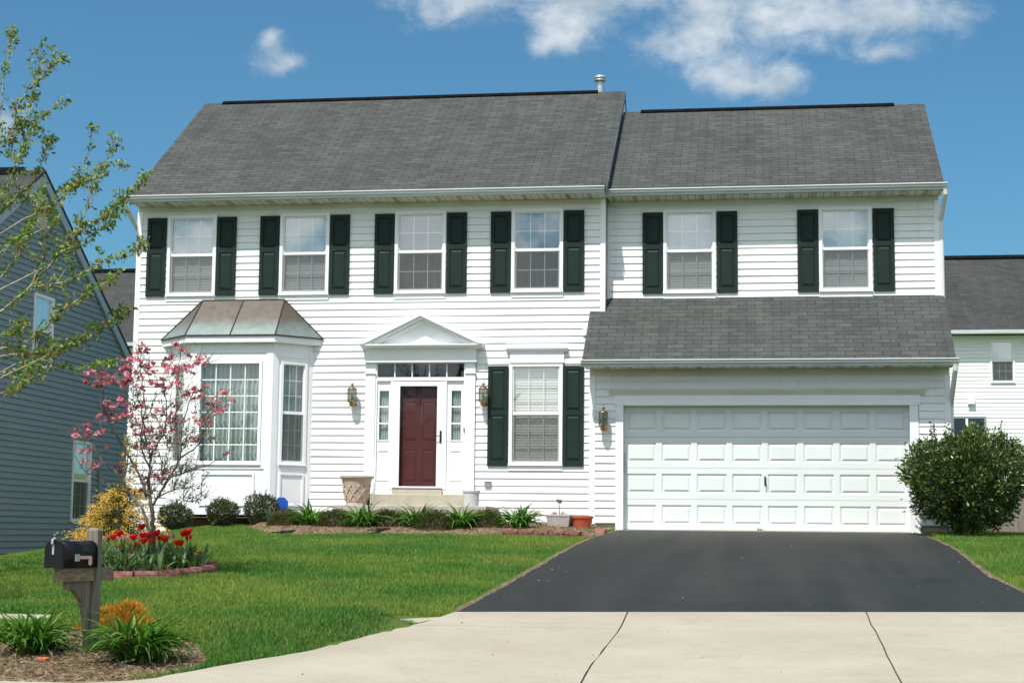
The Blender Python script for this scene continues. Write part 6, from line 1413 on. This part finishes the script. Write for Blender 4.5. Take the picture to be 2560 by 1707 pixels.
TUL_LAB = ['tallest red tulip in the bed', 'red tulip above its left-hand pair', 'leftmost open red tulip just right of the mailbox post', 'red tulip left of the tree trunk, before the golden conifer', 'small low red tulip, nearest the mailbox', 'low red tulip with a closed cup left of the trunk',
 'red tulip in the cluster touching the trunk, left one', 'red tulip in the cluster touching the trunk, just left of the stem', 'lower red tulip of the cluster left of the trunk', 'dark red tulip half hidden at the foot of the trunk', 'large red tulip just right of the tree trunk', 'small red tulip tucked below the large one right of the trunk', 'wide open red tulip right of the trunk, before the lawn',
 'red tulip shedding petals, left of a close pair', 'red tulip leaning right, of the low close pair', 'red tulip at the left of the group of three on the right', 'topmost red tulip of the group of three on the right', 'lowest red tulip of the group of three on the right', 'tiny red tulip bud at the right end of the bed']
protos = []
STEM = mat('tulip_stem', (.13, .22, .07), None, rough=.5)
for i, p in enumerate(TULIPS):
    p = Vector(p); g0 = gz(p.x, p.y)+.09; s_ = (.6 if i == 18 else (.85 if i in (4, 5, 9, 11) else 1.16)); tg = tulip_proto(100+i)
    tg.location = (p.x, p.y, g0); b = tg.children[0]; b.location = (0, 0, max(.1, p.z-g0-.04*s_)); b.scale = (s_, s_, s_); b.rotation_euler = (rg.uniform(-.25, .15), rg.uniform(-.3, .3), rg.uniform(0, 6))
    h = b.location.z
    MB().tube([(rg.uniform(-.03, .03), rg.uniform(-.03, .03), -.03), (rg.uniform(-.01, .01), 0, h*.5), (0, 0, h+.004)], [.006, .005, .0045], 6).build('stem', STEM, tg, smooth=True)
    blades('leaf', 3, .30, .050, tg, 200+i, [(.085, .15, .055), (.12, .19, .085)], (.5, .5), spread=.03, up=(1.0, 1.45), droop=.5)
    tag(tg, TUL_LAB[i], 'tulip', 'red tulips in the ring bed')
# leaves of the spent tulips fill the ring
rng = np.random.default_rng(33); V = []; F = []; C = []; cnt = 0
tl_ = []
for k in range(120):
    a = rng.uniform(0, 2*PI); r_ = math.sqrt(rng.uniform(.02, .86)); x, y = RING[0]+RING[2]*r_*math.cos(a), RING[1]+RING[3]*r_*math.sin(a); z = gz(x, y)+.08*(1-r_*r_)
    for q in range(5):
        a = rng.uniform(0, 2*PI); el = rng.uniform(.9, 1.55); l = rng.uniform(.16, .40); w = rng.uniform(.018, .045); P = np.array([x, y, z]); h = np.array([math.cos(a), math.sin(a), 0]); sd = np.array([-h[1], h[0], 0]); e = el; b = len(V); S_ = 6
        c = np.array([(.085, .165, .055), (.13, .22, .09), (.21, .30, .14), (.14, .09, .045)][rng.choice(4, p=(.42, .36, .17, .05))])*rng.uniform(.8, 1.2); dr = rng.uniform(.2, 1.5)
        for i in range(S_+1):
            t = i/S_; ww = w*math.sin(PI*(.12+.86*t))*.5; n_ = np.array([-h[0]*math.sin(e), -h[1]*math.sin(e), math.cos(e)])
            V += [P-sd*ww+n_*ww*.6, P, P+sd*ww+n_*ww*.6]; P = P+(h*math.cos(e)+np.array([0, 0, math.sin(e)]))*l/S_; e -= dr/S_
        for i in range(S_): q_ = b+3*i; F += [(q_, q_+1, q_+4, q_+3), (q_+1, q_+2, q_+5, q_+4)]; C += [c, c]
tag(npmesh('tulip_foliage', V, F, C, M['leaf']), kind='stuff')

# young maple at the left: trunk just outside the frame, limbs reaching in
TB_ = Vector((-6.65, -12.6, gz(-6.65, -12.6))); mpt = thing('young_maple', 'young maple with small fresh leaves reaching in from the left edge', 'tree', TB_)
tr = MB(); trunk = smooth_path([TB_+Vector((0, 0, -.1)), TB_+Vector((.02, .02, 1.0)), TB_+Vector((.05, 0, 2.0)), TB_+Vector((.0, .05, 3.2)), TB_+Vector((.08, .1, 4.3)), TB_+Vector((.2, .1, 5.1))], 5)
n = len(trunk); tr.tube([q-TB_ for q in trunk], [.080-.074*k/(n-1) for k in range(n)], 10)
tw = MB(); rg = random.Random(8); tuft = []; seedt = []
allpaths = []
for bi, l in enumerate(MAPLE):
    p = smooth_path(l, 6)
    for k in range(1, len(p)): p[k] = p[k]+Vector((rg.uniform(-.012, .012), rg.uniform(-.02, .02), rg.uniform(-.012, .012)))
    allpaths.append(p)
extra = []
for k in range(16):                                         # limbs on the sides the photograph does not show
    a = rg.uniform(PI*.45, PI*1.75); z = rg.uniform(1.8, 4.8); L = rg.uniform(.7, 1.7)*(1.15-z/8); s0 = TB_+Vector((0, 0, z))
    if k < 4: continue
    extra.append(smooth_path([s0, s0+Vector((math.cos(a)*L*.5, math.sin(a)*L*.5, L*.35)), s0+Vector((math.cos(a)*L, math.sin(a)*L, L*.9))], 6))
for k in range(15):                                         # long limbs on the street side; they shade the lawn
    s0 = TB_+Vector((0, 0, rg.uniform(1.5, 3.2))); e1 = Vector((rg.uniform(-6.9, -5.3), rg.uniform(-16.0, -14.6), TB_.z+rg.uniform(2.6, 4.3)))
    extra.append(smooth_path([s0, (s0+e1)/2+Vector((rg.uniform(-.2, .2), 0, -.1)), e1, e1+Vector((rg.uniform(-.3, .3), rg.uniform(-.7, -.2), rg.uniform(.2, .5)))], 8))
for bi, p in enumerate(allpaths+extra):
    n = len(p); s0 = p[0]
    if bi < len(allpaths) and not (5 == bi or bi in (15, 16, 9, 8)):
        # root the limb on the trunk below its start
        z0 = max(TB_.z+1.3, s0.z-.75*(s0-Vector((TB_.x, TB_.y, s0.z))).length*.6); b = min(trunk, key=lambda q: abs(q.z-z0)); conn = smooth_path([b, (b+s0)/2+Vector((0, 0, -.05)), s0], 4); L = conn[:-1]+p
    else: L = p
    r0 = .018 if bi in (0, 1, 2) else .010
    tr.tube([q-TB_ for q in L], [r0+(.0028-r0)*(k/(len(L)-1))**.7 for k in range(len(L))], 7)
    for k in range(2, n):
        q = p[k]; d = (p[k]-p[k-1]).normalized(); t = k/n
        if rg.random() < .93: tuft.append((q, d))
        if rg.random() < .75: tuft.append((q+(p[k-1]-q)*rg.random(), d))
        if rg.random() < .30 and k < n-1:
            s1 = q+(d*.5+Vector((rg.uniform(-.7, .7), rg.uniform(-.7, .7), rg.uniform(.1, .9)))).normalized()*rg.uniform(.06, .26)*(1.15-t*.6)
            tw.tube([q-TB_, (q+s1)/2-TB_+Vector((0, 0, -.006)), s1-TB_], [.0035, .003, .0018], 4, caps=False)
            for f in (.45, .75, 1.0): tuft.append((q+(s1-q)*f, (s1-q).normalized()))
        if rg.random() < .30: seedt.append(q)
tr.build('trunk', M['bark_light'], mpt, smooth=True); tag(tw.build('twigs', M['bark_light'], mpt), kind='stuff')
rng = np.random.default_rng(17); P = []; D = []
for q, d in tuft:
    for k in range(rng.integers(3, 7)):
        P.append(np.array(q-TB_)+rng.normal(size=3)*np.array([.022, .022, .020])); D.append(np.array(d)*.35+rng.normal(size=3)*.7+np.array([0, 0, -.15]))
n = len(P); v, F = leaves(np.array(P), np.array(D), rng.uniform(.036, .074, n), rng, aspect=.52, fold=.45)
npmesh('leaves', v, F, np.repeat(pal(rng, n, [(.11, .20, .030), (.19, .28, .050), (.30, .35, .09), (.30, .17, .06)], (.40, .36, .16, .08)), 2, 0), M['leaf'], mpt)
P = []; D = []
for q in seedt:
    for k in range(11): P.append(np.array(q-TB_)+rng.normal(size=3)*.028+np.array([0, 0, -.02])); D.append(rng.normal(size=3)*.4+np.array([0, 0, -1]))
n = len(P); v, F = leaves(np.array(P), np.array(D), rng.uniform(.02, .036, n), rng, aspect=.4, fold=.2)
npmesh('seeds', v, F, np.repeat(pal(rng, n, [(.34, .17, .07), (.42, .26, .11), (.26, .10, .05)], (.45, .35, .2)), 2, 0), M['leaf'], mpt)

# wood across the street: seen only as the dark reflection in the door's transom and the lower windows
rng = np.random.default_rng(41); V = []; F = []; C = []; P = []; D = []; tk = MB()
for k in range(110):
    x = rng.uniform(-50, 45); y = rng.uniform(-95, -78); h = rng.uniform(8.5, 11.5); z0 = -1.8
    tk.tube([(x, y, z0), (x+.2, y, z0+h*.5), (x, y, z0+h*.9)], [.18, .12, .04], 5, col=(.10, .08, .06))
    m_ = 420; d = rsph(rng, m_); q = d*rng.uniform(.5, 1, (m_, 1))*np.array([2.3, 2.0, h*.5])+np.array([x, y, z0+h*.5]); P.append(q); D.append(rng.normal(size=(m_, 3)))
P = np.vstack(P); D = np.vstack(D); v, F = leaves(P, D, rng.uniform(.5, 1.1, len(P)), rng, aspect=.6)
wo = npmesh('far_wood', v, F, np.repeat(pal(rng, len(P), [(.05, .08, .02), (.09, .11, .035), (.10, .08, .05)], (.5, .3, .2)), 2, 0), M['leaf']); tag(wo, kind='stuff')
tag(tk.build('far_trunks', M['bark']), kind='stuff')
